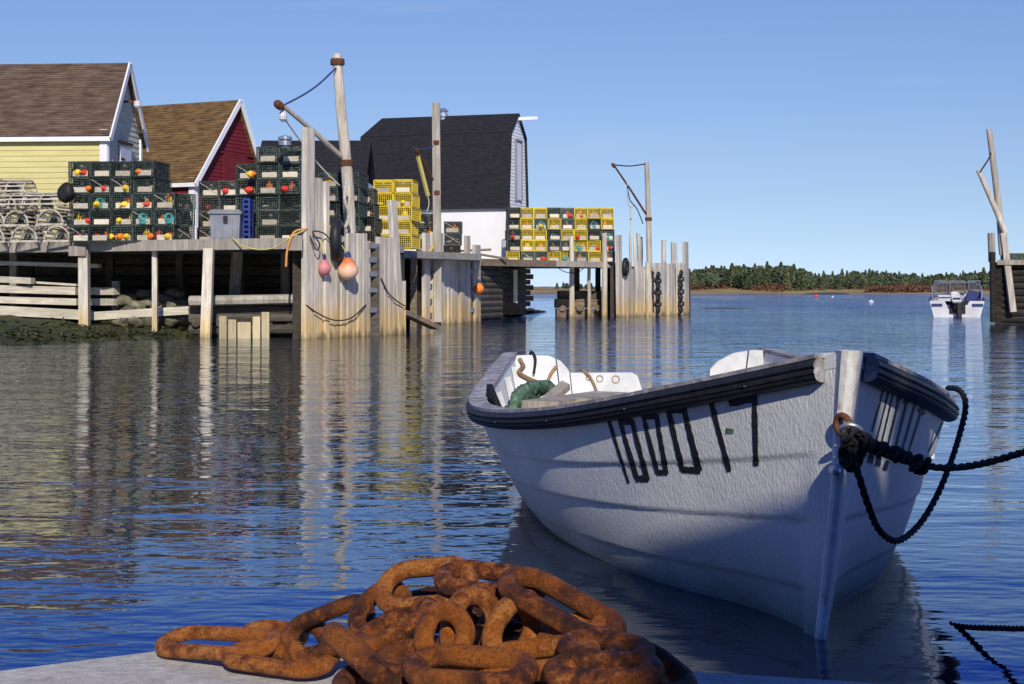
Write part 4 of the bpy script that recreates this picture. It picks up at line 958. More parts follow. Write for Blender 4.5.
# grey bin and blue crate
bn = thing('storage_bin', xy(226, 33.9, ZD), 'grey plastic storage bin with lid on the wharf edge', 'bin')
c = xy(226.5, 33.9, ZD); w = MB(); n_ = [(-.36, -.2), (.36, -.2), (.36, .2), (-.36, .2)]
vs = [c + Vector((x*.92, y*.9, 0)) for x, y in n_] + [c + Vector((x*1.0, y, .62)) for x, y in n_]
w.add(vs, [(3,2,1,0), (4,5,6,7), (0,1,5,4), (1,2,6,5), (2,3,7,6), (3,0,4,7)])
for x in (-.25, -.08, .16, .28): w.box(c + Vector((x, -.2, .3)), (.03, .04, .5))
w.build('body', M['grey_plastic'], bn)
w = MB(); w.box(c + Vector((0, 0, .66)), (.80, .48, .07)); w.box(c + Vector((0, 0, .71)), (.7, .38, .04)); w.build('lid', M['grey_plastic'], bn)
w = MB(); w.box(c + Vector((.02, -.24, .5)), (.1, .03, .16)); w.build('latch', M['black'], bn)
cb = thing('fish_crate', xy(247, 33.6, ZD), 'bright blue plastic crate standing on end beside the tall trap stack', 'crate')
c = xy(248, 34.2, ZD); w = MB()
for z in np.arange(.03, 1.0, .12): w.box(c + Vector((0, 0, z)), (.17, .45, .055))
for x, y in ((-.07, -.21), (.07, -.21), (-.07, .21), (.07, .21)): w.box(c + Vector((x, y, .5)), (.045, .045, 1.0))
w.build('shell', M['blue_plastic'], cb)
w = MB(); w.box(c + Vector((0, .05, .5)), (.12, .3, .92)); w.build('inner_panel', M['blue_plastic'], cb)
# loose boards on the deck by the barn
for (x0, y0, x1, y1, D, lab) in ((459, 251, 491, 249.5, 51, 'thin brown pole lying propped above the middle pier'), (478, 254, 507, 259, 53, 'grey board lying on the deck before the white barn wall')):
    w = MB(); w.tube([at(x0, y0, D), at(x1, y1, D + .3)], .05, 6); tag(w.build('loose_board', M['brown_log']), lab, 'board')

# ------------------------------------------------------------------ the boat
bK = np.array([0, .12, .28, .5, .75, 1.0]); bG = np.array([.022, .425, .82, 1.135, 1.03, .886]); bZ = np.array([.94, .801, .656, .575, .660, .715])
wK = np.array([0, .10, .18, .30, .42, .6, .8, 1.0]); bW = np.array([.012, .18, .42, .66, .80, .84, .80, .72])
def herm(K, V, t):
    d = np.gradient(V, K); j = min(max(int(np.searchsorted(K, t, side='right')) - 1, 0), len(K) - 2); h = K[j+1] - K[j]; s = (t - K[j])/h
    return float((2*s**3 - 3*s**2 + 1)*V[j] + (s**3 - 2*s**2 + s)*h*d[j] + (-2*s**3 + 3*s**2)*V[j+1] + (s**3 - s**2)*h*d[j+1])
BL, YAW = 5.173, .041
bS = Vector((1.074, 4.52, 0)); ba = Vector((math.sin(YAW), -math.cos(YAW), 0)); br = Vector((math.cos(YAW), math.sin(YAW), 0))
KEEL = -.26
def hull_pt(t, z, side, inset=0.0, laps=True):
    g, Zt, wl = herm(bK, bG, t), herm(bK, bZ, t), max(.01, herm(wK, bW, t))
    zz = z/Zt
    if zz >= 0: b = wl + (g - wl)*(zz**.70)
    else: b = wl*math.sqrt(max(0, 1 - (z/KEEL)**2))*.98 + .02*wl
    if laps and t > .02:
        for q_ in (.66, .42, .16):
            b -= .010/(1 + math.exp(min(60, (zz - q_)*420)))
    b = max(.012, b - inset)
    rake = .17*(1 - max(zz, -.5))*(1 - t)**4
    c = bS - ba*(t*BL + rake) + br*(b*side - .05*(1 - max(zz, -.5))*(1 - t)**4)
    return Vector((c.x, c.y, z + .014*side*b))
NT, NV = 70, 120
boat = thing('boat', bS - ba*BL/2, 'white painted open boat with black rub rail moored in the foreground', 'boat')
ts = [(i/NT)**1.3 for i in range(NT + 1)]
w = MB()
for side in (-1, 1):
    vs = []
    for t in ts:
        Zt = herm(bK, bZ, t)
        for k in range(NV + 1):
            q_ = k/NV; vs.append(hull_pt(t, Zt - (Zt - KEEL*.995)*q_, side))
    m = NV + 1; w.add(vs, [(i*m + k, (i+1)*m + k, (i+1)*m + k + 1, i*m + k + 1) for i in range(NT) for k in range(NV)])
hull = w.build('hull', M['hull_paint'], boat, smooth=True)
HB = BVHTree.FromPolygons([tuple(v) for v in w.v], w.f)
# inner skin, floor
w = MB()
for side in (-1, 1):
    vs = []
    for t in [.03 + .965*i/40 for i in range(41)]:
        Zt = herm(bK, bZ, t)
        for k in range(9): vs.append(hull_pt(t, Zt - .005 - (Zt - .12)*k/8, side, .045, False))
    w.add(vs, [(i*9 + k, (i+1)*9 + k, (i+1)*9 + k + 1, i*9 + k + 1) for i in range(40) for k in range(8)])
w.build('inner_skin', M['boat_white'], boat, smooth=True)
w = MB(); fl = [hull_pt(.05 + .945*i/30, .14, -1, .04, False) for i in range(31)] + [hull_pt(.995 - .945*i/30, .14, 1, .04, False) for i in range(31)]
w.add(fl, [tuple(range(len(fl)))]); w.build('floor', M['cap_wood'], boat)
# frames inside the stern quarter
for t in (.30, .42, .54, .66, .78, .9):
    for side in (-1, 1):
        Zt = herm(bK, bZ, t); w = MB(); w.tube([hull_pt(t, Zt - .03 - (Zt - .2)*k/6, side, .07, False) for k in range(7)], .022, 6); w.build('rib', M['boat_white'], boat)
# gunwale cap
for side in (-1, 1):
    w = MB(); vs = []
    n_ = 60
    for i in range(n_ + 1):
        t = .012 + .986*i/n_; Zt = herm(bK, bZ, t); z = Zt + .014*side*0
        o_, i_ = hull_pt(t, Zt, side, -.035, False), hull_pt(t, Zt, side, min(.06, .02 + t*1.0), False)
        vs += [o_ + Zv*.003, o_ + Zv*.017, i_ + Zv*.021, i_ + Zv*.002]
    w.add(vs, [(i*4 + k, i*4 + (k+1) % 4, (i+1)*4 + (k+1) % 4, (i+1)*4 + k) for i in range(n_) for k in range(4)] + [(0, 1, 2, 3), (n_*4 + 3, n_*4 + 2, n_*4 + 1, n_*4)])
    w.build('gunwale_cap', M['cap_wood'], boat)
    # rub rail, a grooved rubber moulding
    prof = [(x*.95, z*.70) for x, z in [(0, .004), (.018, .008), (.034, .002), (.044, -.012), (.0475, -.026), (.0475, -.034), (.044, -.037), (.044, -.041), (.0495, -.044), (.050, -.060), (.0475, -.066), (.044, -.068), (.0475, -.071), (.046, -.082), (.040, -.094), (.028, -.102), (.014, -.106), (0, -.106)]]
    w = MB(); vs = []; m = len(prof)
    for i in range(81):
        t = .0135 + .984*i/80; Zt = herm(bK, bZ, t)
        a, b = hull_pt(max(t - .01, .001), Zt, side, 0, False), hull_pt(min(t + .01, 1), Zt, side, 0, False); tg = (b - a).normalized(); nn = Vector((tg.y, -tg.x, 0)).normalized()
        if nn.dot(br)*side < 0: nn = -nn
        p = hull_pt(t, Zt, side, 0, False)
        vs += [p + nn*(x + .004 - (z < -.02)*.25*abs(z)*.6) + Zv*z for x, z in prof]
    w.add(vs, [(i*m + k, i*m + (k+1) % m, (i+1)*m + (k+1) % m, (i+1)*m + k) for i in range(80) for k in range(m)] + [tuple(range(m)), tuple(80*m + k for k in range(m - 1, -1, -1))])
    rail = w.build('rub_rail', M['rubber'], boat)
    # pale cut end next to the stem, and bolts
    w = MB(); w.add([Vector(vs[k]) + ba*.004 for k in range(m)], [tuple(range(m))]); w.build('cut_end', M['cap_wood'], rail)
    for i in range(4, 80, 9):
        w = MB(); w.lathe(vs[i*m + 9], [(.004, -.004), (.004, .005), (.002, .006)], axis=br*side - ba*.0, n=8); w.build('bolt', M['rubber'], rail)
# stem post
w = MB(); vs = []; n_ = 14
for i in range(n_ + 1):
    z = .955 - (.955 - KEEL)*i/n_; zz = z/.94
    c = bS - ba*(.17*(1 - max(zz, -.5))) - br*.05*(1 - max(zz, -.5)); hw = .039 - .016*min(1, i/5) - .007*(i/n_)
    fr = .040 - .018*min(1, i/6)
    for x, y in ((-hw, -.04), (-hw*.9, fr*.6), (-hw*.45, fr), (hw*.45, fr), (hw*.9, fr*.6), (hw, -.04)):
        q_ = c + br*x + ba*y; vs.append(Vector((q_.x, q_.y, z)))
w.add(vs, [(i*6 + k, i*6 + (k+1) % 6, (i+1)*6 + (k+1) % 6, (i+1)*6 + k) for i in range(n_) for k in range(6)] + [(0, 1, 2, 3, 4, 5), tuple(n_*6 + k for k in range(5, -1, -1))])
w.build('stem_post', M['stem_paint'], boat)
# foredeck knee
w = MB(); p = [hull_pt(.004, .93, -1), hull_pt(.06, herm(bK, bZ, .06) - .004, -1, .01, False), hull_pt(.06, herm(bK, bZ, .06) - .004, 1, .01, False), hull_pt(.004, .93, 1)]
w.prism([q_ - Zv*.03 for q_ in p], Zv*.045); w.build('breasthook', M['boat_white'], boat)
# transom of planks with a motor notch
prof = [(-1, .70), (-.9, .705), (-.72, .70), (-.63, .665), (-.58, .61), (-.57, .585), (-.03, .585), (.02, .46), (.55, .46), (.56, .60), (.62, .66), (.74, .715), (.88, .735), (1, .735)]
def top_at(s): return float(np.interp(s, [p[0] for p in prof], [p[1] for p in prof]))
def trans_pt(s, z, off):
    t = .992; side = 1 if s >= 0 else -1; p = hull_pt(t, min(z, herm(bK, bZ, t)), side, .03, False); c = bS - ba*(t*BL)
    lat = (p - c).dot(br)*abs(s); q_ = c + br*lat + ba*off; return Vector((q_.x, q_.y, z))
for (s0, s1) in ((-1, -.672), (-.66, -.572), (-.562, .02), (.02, .555), (.565, .85), (.862, 1)):
    w = MB(); nn = 14; vs = []
    for i in range(nn + 1):
        s = s0 + (s1 - s0)*i/nn; zt = top_at(s)
        for k in range(7):
            z = -.1 + (zt + .1)*k/6; vs += [trans_pt(s, z, .0), trans_pt(s, z, .045)]
    m = 14; fs = []
    for i in range(nn):
        for k in range(6):
            a = i*m + k*2; fs += [(a, a + m, a + m + 2, a + 2), (a + 1, a + 3, a + m + 3, a + m + 1)]
        a = i*m + 12; fs.append((a, a + m, a + m + 1, a + 1))
    for i in (0, nn):
        for k in range(6): a = i*m + k*2; fs.append((a, a + 1, a + 3, a + 2))
    w.add(vs, fs); w.build('transom_plank', M['boat_white'], boat)
# rust stains left by the motor clamps, thin discs on the pad
w = MB()
for s, z, r_ in ((-.33, .545, .03), (-.2, .54, .035), (-.42, .55, .022)):
    c = trans_pt(s, z, .047); w.torus(c, r_*.7, .0035, axis=ba, n=16, m=5)
w.build('clamp_mark', M['stick'], boat)
# thwart
for t, z in ((.62, .40), (.36, .42)):
    w = MB(); a, b = hull_pt(t, z, -1, .05, False), hull_pt(t, z, 1, .05, False); w.beam(Z(a, z), Z(b, z), .28, .04); w.build('thwart', M['boat_white'], boat)
w = MB(); w.prism([hull_pt(.70, .40, -1, .05, False), hull_pt(.985, .40, -1, .05, False), hull_pt(.985, .40, -1, .55, False), hull_pt(.70, .40, -1, .55, False)], Zv*.03); w.build('stern_bench', M['boat_white'], boat)

# painted registration, laid on the hull surface
def paint_ribbon(mb, p, q, w0, w1, D=5.0):
    n_ = 14; prev = None
    p, q = Vector(p), Vector(q); d = (q - p).normalized(); nrm = Vector((-d.y, d.x)); o = Vector((0, 0, H)); rows = []
    for i in range(n_ + 1):
        s = i/n_; c = p.lerp(q, s); wd = (w0 + (w1 - w0)*s)*1.18*(1 + random.uniform(-.14, .14)); row = []
        for k in (-1, -.33, .33, 1):
            x = c + nrm*wd/2*k; dr = (at(x[0], x[1], 1.0) - o).normalized(); h_, n__, _, _ = HB.ray_cast(o, dr)
            if h_ is None: row = None; break
            row.append(h_ - n__*.0028*(1 if n__.dot(dr) > 0 else -1))
        if row: rows.append(row)
    if len(rows) > 1:
        mb.add([v for r_ in rows for v in r_], [(i*4 + k, i*4 + k + 1, (i+1)*4 + k + 1, (i+1)*4 + k) for i in range(len(rows) - 1) for k in range(3)])
M['black_paint'] = varied('black_paint', (.006, .006, .007), (.02, .02, .022), (60, 60, 60), rough=.5, bmp=.003)
S6 = lambda x, y: (600 + x/5.69, 380 + y/5.69)
for strokes in ((((52, 232), (165, 585), 3.0, 2.4),),
                (((112, 225), (212, 560), 3.2, 4.6), ((180, 222), (272, 568), 3.6, 4.8), ((108, 240), (184, 236), 5.5, 5.5), ((205, 560), (280, 560), 5.5, 5.5)),
                (((243, 190), (330, 530), 3.4, 4.4), ((320, 195), (380, 530), 3.6, 4.8), ((250, 208), (324, 208), 5, 5), ((326, 527), (388, 522), 5, 5)),
                (((388, 165), (472, 515), 4.2, 5.2), ((478, 165), (566, 515), 4.6, 5.6), ((385, 172), (490, 172), 5.0, 5.0), ((466, 508), (575, 515), 5.6, 5.6)),
                (((632, 120), (738, 520), 4.4, 4.6),), (((735, 128), (890, 98), 7.5, 7.5), ((880, 90), (890, 488), 4.8, 4.8))):
    w = MB()
    for (a, b, w0, w1) in strokes: paint_ribbon(w, S6(*a), S6(*b), w0, w1)
    w.build('painted_numeral', M['black_paint'], boat)
for strokes in ((((883, 390), (871.4, 432), 1.4, 1.2), ((888, 392), (875.8, 440), 1.4, 1.2), ((872, 452), (869.5, 463), 3.6, 4.6)), (((892.5, 394), (880, 446), 1.6, 1.4), ((899.5, 395), (885.4, 452), 1.9, 1.6), ((897, 398), (900, 400), 5, 5), ((879, 454), (877, 466), 3.6, 4.6)),
                (((907.4, 398), (892.5, 458), 1.9, 1.5), ((915.5, 401), (898.5, 462), 1.9, 1.3), ((904, 400), (908, 403), 5, 5), ((887, 460), (884, 470), 3, 4)), (((923, 405), (906, 458), 1.5, 1.2), ((920, 408), (922.5, 415), 5.5, 4)), (((945, 417), (928, 452), 1.2, 1.0),)):
    w = MB()
    for (a, b, w0, w1) in strokes: paint_ribbon(w, a, b, w0, w1)
    w.build('painted_numeral', M['black_paint'], boat)
w = MB(); paint_ribbon(w, S6(718, 287), S6(762, 291), 5, 3); w.build('paint_patch', M['green_net'], boat)
# ring bolt
rb_c = at(843, 425, 4.50)
w = MB(); w.torus(rb_c, .030, .011, axis=(.85, .5, .1), n=20, m=8); w.build('ring_bolt', M['iron'], boat, smooth=True)
w = MB(); w.torus(at(851, 430, 4.43), .024, .008, axis=(.2, .7, .7), n=20, m=8, sx=1.2); w.build('shackle', M['galv'], boat, smooth=True)
w = MB(); w.lathe(at(834, 470, 4.55), [(.016, -.01), (.014, .035), (.005, .04)], axis=ba, n=10); w.build('bolt_head', M['galv'], boat)

# mooring lines
D0 = 4.38
rope_thing('mooring_rope', [at(852, 437, 4.38), at(862, 434, 4.34), at(872, 441, 4.32), at(880, 451, 4.30), at(895, 458, 4.25), at(915, 463, 4.2), at(940, 467.5, 4.1), at(975, 465, 3.95), at(1024, 452, 3.75), at(1110, 425, 3.5)], .0108, 'rope_dark', 'dark taut mooring rope from the bow ring out to the right', True)
kn = MB()
for i in range(15):
    px, py = 849 + random.uniform(-6, 9), 452 + random.uniform(-17, 15); kn.torus(at(px, py, 4.40 + random.uniform(-.03, .04)), random.uniform(.018, .030), .009, axis=(random.uniform(-1, 1), random.uniform(-1, 1), random.uniform(-.6, .6)), n=18, m=7)
for i in range(14):
    k = i/13; px, py = 866 + k*52, 441 + 24*k; c = at(px, py, 4.32 - .12*k); kn.torus(c + Zv*random.uniform(-.008, .008), .016, .0085, axis=(1, random.uniform(-.5, .5), random.uniform(-1.0, .3)), n=14, m=6)
for (px, py, D) in ((921, 470, 4.18), (926, 463, 4.16), (917, 459, 4.2)): kn.torus(at(px, py, D), .014, .008, axis=(random.uniform(-1, 1), .4, .5), n=14, m=6)
tag(kn.build('rope_knot', M['rope_dark'], smooth=True), 'dark lashed rope knot bunched at the bow ring bolt', 'knot')
rope_thing('mooring_rope', [at(948, 388, 5.7), at(957, 389, 5.5), at(964, 396, 5.40), at(965.5, 410, 5.34), at(961, 430, 5.25), at(951, 462, 5.1), at(936, 498, 4.95), at(918, 526, 4.8), at(897, 541, 4.62), at(879, 530, 4.5), at(868, 505, 4.42), at(860, 480, 4.38), at(853, 458, 4.38)], .0115, 'rope_dark', 'dark slack rope looping from the bow ring up over the gunwale', True)
rope_thing('mooring_rope', [at(950, 624, 4.90), at(956, 625.5, 4.86), at(975, 627.5, 4.72), at(1000, 628, 4.55), at(1030, 628, 4.35), at(1120, 618, 3.9)], .010, 'rope_dark', 'dark line lying just above the water at the lower right', True)

# gear lying in the stern
gl = xy(532, 7.6)
rope_thing('branch', [at(520, 360, 8.4), at(523, 367, 8.3), at(519, 373, 8.0), at(528, 379, 7.9), at(543, 385, 7.8), at(556, 390, 7.7), at(562, 396, 7.6)], .015, 'stick', 'brown crooked branch lying across the stern of the white boat', cat='branch')
rope_thing('branch', [at(547, 383, 7.7), at(551, 374, 7.75), at(556, 367, 7.8)], .011, 'stick', 'short forked twig standing up from the crooked branch', cat='branch')
w = MB()
for k in range(11):
    a = k/10; w.tube(spline([at(510 + 16*a + random.uniform(-2, 2), 412, 7.3 + .2*a), at(518 + 18*a, 397 - 5*a + random.uniform(-3, 3), 7.35 + .3*a), at(530 + 18*a, 388 - 1*a, 7.5 + .3*a), at(546 + 8*a, 386 + 8*a, 7.7)]), .034, 6, jit=.2)
tag(w.build('fishing_net', M['green_net'], smooth=True), 'green heaped fishing net in the stern of the white boat', 'net')
w = MB(); w.prism([at(531, 412, 7.2), at(562, 386, 7.7), at(570, 390, 7.75), at(540, 416, 7.2)], (0, .01, .03)); tag(w.build('loose_plank', M['grey_wood']), 'grey weathered plank leaning over the green net', 'plank')
w = MB(); w.beam(at(540, 406, 7.1), at(610, 396, 8.0), .20, .05); tag(w.build('loose_plank', M['grey_wood']), 'grey weathered plank lying flat along the boat beside the net', 'plank')
w = MB(); w.beam(at(530, 414, 7.0), at(590, 402, 7.3), .16, .03); tag(w.build('loose_plank', M['new_wood']), 'yellowish tan plank lying beside the grey one in the boat', 'plank')
w = MB(); w.beam(at(489, 392, 7.4), at(499, 416, 7.1), .03, .09); tag(w.build('paddle', M['rope_dark']), 'black paddle shaft leaning inside the left side of the boat', 'paddle')
rope_thing('rope', [trans_pt(-.48, .60, -.02), trans_pt(-.46, .60, .05), trans_pt(-.41, .56, .065), trans_pt(-.37, .48, .06), trans_pt(-.36, .38, .06)], .008, 'stick', 'thin brown line hanging over the boat transom')
rope_thing('rope', [trans_pt(-.86, .71, -.03), trans_pt(-.85, .725, .03), trans_pt(-.83, .68, .07), trans_pt(-.86, .58, .07)], .010, 'rope_dark', 'short black line hung over the left high end of the transom')

# ------------------------------------------------------------------ rusty anchor chain on the quay
LL, LW, LR = .175, .092, .0155      # centre-line length and width, bar radius
chain = thing('anchor_chain', (0, 1.75, .64), 'heap of heavy rust brown anchor chain on the corner of the quay', 'chain')
def link(A, B, roll, r=LR, wd=LW):
    """A, B: outer ends of the long axis; roll turns the link's plane about that axis (0 = facing the camera)"""
    A, B = Vector(A), Vector(B); c = (A + B)/2; d = (B - A); L_ = d.length - 2*r; d.normalize()
    view = (c - Vector((0, 0, H))).normalized(); s = d.cross(view).normalized(); n_ = s.cross(d)
    s2 = s*math.cos(R(roll)) + n_*math.sin(R(roll)); hw = wd/2 - r; hl = max(L_/2 - hw, .004); pts = []; K = 12
    for i in range(K + 1): a = -math.pi/2 + math.pi*i/K; pts.append(c + d*(hl + hw*math.cos(a)) + s2*hw*math.sin(a))
    for i in range(K + 1): a = math.pi/2 + math.pi*i/K; pts.append(c + d*(-hl + hw*math.cos(a)) + s2*hw*math.sin(a))
    w = MB(); m = 14; vs = []; n = len(pts); nn = d.cross(s2).normalized(); ph = random.random()*30
    for i, p in enumerate(pts):
        t = (pts[(i+1) % n] - pts[i-1]).normalized(); x = t.cross(nn).normalized()
        for j in range(m):
            a = 2*math.pi*j/m; o_ = x*math.cos(a) + nn*math.sin(a); v = p + o_*r
            k = 1 + .05*mnoise.noise(v*45) + .05*mnoise.noise(v*120); vs.append(p + o_*r*k)
    w.add(vs, [(i*m + j, ((i+1) % n)*m + j, ((i+1) % n)*m + (j+1) % m, i*m + (j+1) % m) for i in range(n) for j in range(m)])
    return w.build('chain_link', M['rust'], chain, smooth=True)
# (end A px,py,D), (end B), roll, bar radius, width
T1, T2, T3 = .0108, .0122, .0128
LK = [((162, 640, 2.00), (276, 646, 1.90), 64, .0112, .080), ((226, 652, 1.92), (332, 666, 1.85), 66, .0118, .074), ((240, 632, 2.03), (306, 640, 1.99), 62, .0108, .075), ((282, 648, 1.92), (374, 613, 1.86), 34, .0122, .078), ((296, 622, 1.95), (326, 668, 1.86), 20, .0120, .066),
      ((375, 590, 1.74), (478, 582, 1.70), 42, T2, .082), ((436, 574, 1.71), (548, 590, 1.66), 64, T2, .078), ((505, 574, 1.64), (620, 640, 1.54), 58, T3, .078), ((352, 650, 1.66), (438, 603, 1.68), 72, T3, .078), ((356, 638, 1.73), (404, 584, 1.77), 40, T2, .074),
      ((455, 604, 1.57), (434, 668, 1.52), 12, .0118, .066), ((484, 588, 1.62), (460, 668, 1.57), 24, T2, .074), ((532, 602, 1.62), (492, 664, 1.56), 36, T2, .074),
      ((538, 640, 1.60), (610, 624, 1.57), 70, T2, .080), ((564, 640, 1.53), (650, 662, 1.46), 64, T3, .078), ((546, 668, 1.48), (662, 674, 1.42), 70, T3, .080), ((404, 664, 1.50), (538, 674, 1.46), 66, T3, .088), ((332, 630, 1.59), (402, 694, 1.50), 84, .0135, .078),
      ((338, 676, 1.55), (424, 696, 1.50), 58, T2, .08), ((476, 666, 1.54), (600, 652, 1.50), 66, T2, .080), ((620, 644, 1.52), (684, 700, 1.43), 55, T3, .080), ((374, 664, 1.60), (450, 650, 1.58), 68, T2, .075),
      ((400, 603, 1.83), (516, 609, 1.79), 66, T2, .085), ((395, 643, 1.77), (520, 625, 1.79), 60, T2, .085), ((500, 619, 1.77), (600, 643, 1.71), 72, T2, .085), ((476, 647, 1.71), (540, 611, 1.72), 40, T2, .08), ((350, 675, 1.69), (450, 663, 1.71), 62, T2, .085), ((440, 693, 1.57), (560, 703, 1.51), 70, T2, .085), ((540, 699, 1.51), (640, 709, 1.47), 60, T2, .085), ((380, 707, 1.55), (470, 709, 1.51), 60, T2, .085), ((580, 663, 1.65), (660, 693, 1.55), 50, T2, .085), ((430, 653, 1.71), (560, 667, 1.67), 76, T2, .085),
      ((420, 619, 1.85), (500, 599, 1.85), 70, T2, .085), ((330, 693, 1.67), (420, 723, 1.55), 60, T2, .085), ((560, 631, 1.71), (640, 671, 1.61), 68, T2, .08), ((420, 643, 1.77), (470, 603, 1.77), 30, T2, .08)]
for a, b, roll, r_, wd in LK: link(at(*a), at(*b), roll, r_*.93, wd)

# ------------------------------------------------------------------ far shore
def far_h(x, y):
    e = 318 + 10*mnoise.noise((x*.011, 0, 1)) + 5*mnoise.noise((x*.05, 0, 2)) + max(0, (60 - x))*.35*0
    d = y - e
    z = -.6 + .05*min(d, 22) if d < 22 else .5 + .055*(d - 22)
    if x < 35: z = min(z, .8 + .01*max(0, d))
    return min(z, 3.2) + .25*mnoise.noise((x*.15, y*.15, 0))
m, nt, b = new_mat('far_grass'); f = noise(nt, coords(nt, (.05, .12, .3)), 1.0, 6, .65)
nt.links.new(ramp(nt, f, [(.30, (.05, .04, .025)), (.42, (.22, .15, .06)), (.58, (.34, .25, .10)), (.72, (.12, .07, .04))]), b.inputs['Base Color']); b.inputs['Roughness'].default_value = .9; M['far_grass'] = m
terrain('far_shore', -30, 190, 296, 420, 2.0, far_h, M['far_grass'])
M['leaf_dark'] = varied('leaf_dark', (.046, .072, .042), (.085, .115, .062), (.4, .4, .4), rough=.9, c3=(.12, .14, .065), vary=(.65, 1.35))
M['leaf_mid'] = varied('leaf_mid', (.045, .068, .032), (.085, .11, .050), (.4, .4, .4), rough=.9, c3=(.14, .14, .06), vary=(.65, 1.35))
M['leaf_red'] = varied('leaf_red', (.06, .030, .018), (.12, .048, .030), (.3, .3, .3), rough=.9, c3=(.17, .12, .055))
M['trunk'] = varied('trunk', (.06, .05, .04), (.14, .12, .10), (3, 3, 3))
def leaf_cloud(w, n, pos, size):
    for _ in range(n):
        p, s = pos(); a = Vector(RNG.normal(size=3)).normalized(); b_ = a.orthogonal().normalized(); c_ = a.cross(b_)
        s *= random.uniform(.6, 1.3)*size; w.add([p - b_*s, p + c_*s*.7, p + b_*s, p - c_*s*.7], [(0, 1, 2, 3)])
def make_tree(conifer, mat, label):
    root = thing('spruce_tree' if conifer else 'bushy_tree', (0, 0, 0), label, 'tree', 'trees along the far shore')
    h = 6.0; w = MB(); w.tube([(0, 0, -.5), (0, 0, h*.9)], [.13, .03], 6); w.build('trunk', M['trunk'], root)
    w = MB(); ph = random.random()*10
    def pos():
        z = random.uniform(.06, 1.0) if conifer else random.uniform(.15, 1)
        a = random.random()*2*math.pi
        if conifer: rad = 1.5*(1 - z)**.85*(.65 + .5*abs(math.sin(z*19 + a*1.5 + ph))) + .05
        else: rad = 2.1*math.sqrt(max(0, 1 - (2*z - 1.05)**2))*(.7 + .45*mnoise.noise((math.cos(a)*1.2 + ph, math.sin(a)*1.2, z*4)))
        q_ = rad*math.sqrt(random.uniform(.25, 1)); return Vector((math.cos(a)*q_, math.sin(a)*q_, z*h*(1 if conifer else .85))), 1
    leaf_cloud(w, 520, pos, .30 if conifer else .34); w.build('crown', mat, root); return root
protos = []
for k in range(8):
    con = k % 3 == 0
    protos.append(make_tree(con, M['leaf_dark'] if k % 3 else M['leaf_mid'], 'dark pointed spruce in the wood on the far shore' if con else 'mid green rounded tree in the wood on the far shore'))
nt_ = 0
used = set()
def crest(px): return float(np.interp(px, [520, 556, 575, 600, 690, 712, 740, 790, 805, 820, 850, 880, 925, 985, 1060], [289, 281, 279, 282, 267, 265, 263, 262, 267, 272, 269, 270, 273, 268, 268]))
xs = [px + random.uniform(-1.6, 1.6) for px in np.arange(556, 600, 6)] + [px + random.uniform(-1.8, 1.8) for px in np.arange(686, 1040, 2.7)]
for px in xs:
    for rowi in range(2 if px > 680 else 1):
        D = 352 + rowi*26 + random.uniform(-6, 10); x = (px + rowi*1.3 - 512)/F*D; z = far_h(x, D) - .2
        top_z = H - (crest(px) + random.uniform(-1.0, 3.5) + (4 if rowi == 0 else 0) - HY)/F*D; hh = max(1.8, top_z - z); s = hh/6.0; k = random.randrange(8); p = protos[k]; wx = s*random.uniform(.95, 1.35) if hh > 3 else s*1.5
        if k not in used: used.add(k); p.location = (x, D, z); p.scale = (wx, wx, s)
        else: copy_tree(p, (x, D, z), random.random()*6, (wx, wx, s))
for k in range(8):
    if k not in used:
        for c in list(protos[k].children): bpy.data.objects.remove(c)
        bpy.data.objects.remove(protos[k])
w = MB()
def pos():
    while True:
        px = random.uniform(688, 1040); D = random.uniform(336, 352); x = (px - 512)/F*D
        if mnoise.noise((x*.05, D*.06, 9)) > random.uniform(-.1, .35): break
    return Vector((x, D, far_h(x, D) + random.uniform(0, 1.0)*(1.2 + .8*mnoise.noise((x*.1, 0, 5))))), 1
leaf_cloud(w, 4200, pos, .32); tag(w.build('shrubs', M['leaf_red']), 'low red brown shrubs in front of the far wood', 'shrubs', kind='stuff')
# weed-covered skerries
for (px, py, L_, hh) in ((830, 294.2, 11, .5), (722, 308.5, 4.2, .05)):
    D = H*F/(py - HY); c = xy(px, D); rw = rock_mesh(1.0); o = rw.build('skerry', M['weed'], origin=(0, 0, 0), smooth=True); o.location = c - Zv*.05; o.scale = (L_/2, L_/3, hh + .08); tag(o, kind='structure')
# floats
for (px, py, m_, lab, r_) in ((816, 296.5, 'red', 'small red pink float far out on the water', .34), (832.5, 297, 'sea_white', 'tiny white float beside the red one far out', .2), (871, 302.3, 'sea_white', 'white float on the water left of the motorboat', .24)):
    D = H*F/(py - HY); w = MB(); w.lathe(xy(px, D) - Zv*.12, [(r_*.4, 0), (r_, r_*.5), (r_, r_*.8), (r_*.55, r_*1.3), (r_*.1, r_*1.45)], n=12); tag(w.build('float', M[m_], smooth=True), lab, 'float')

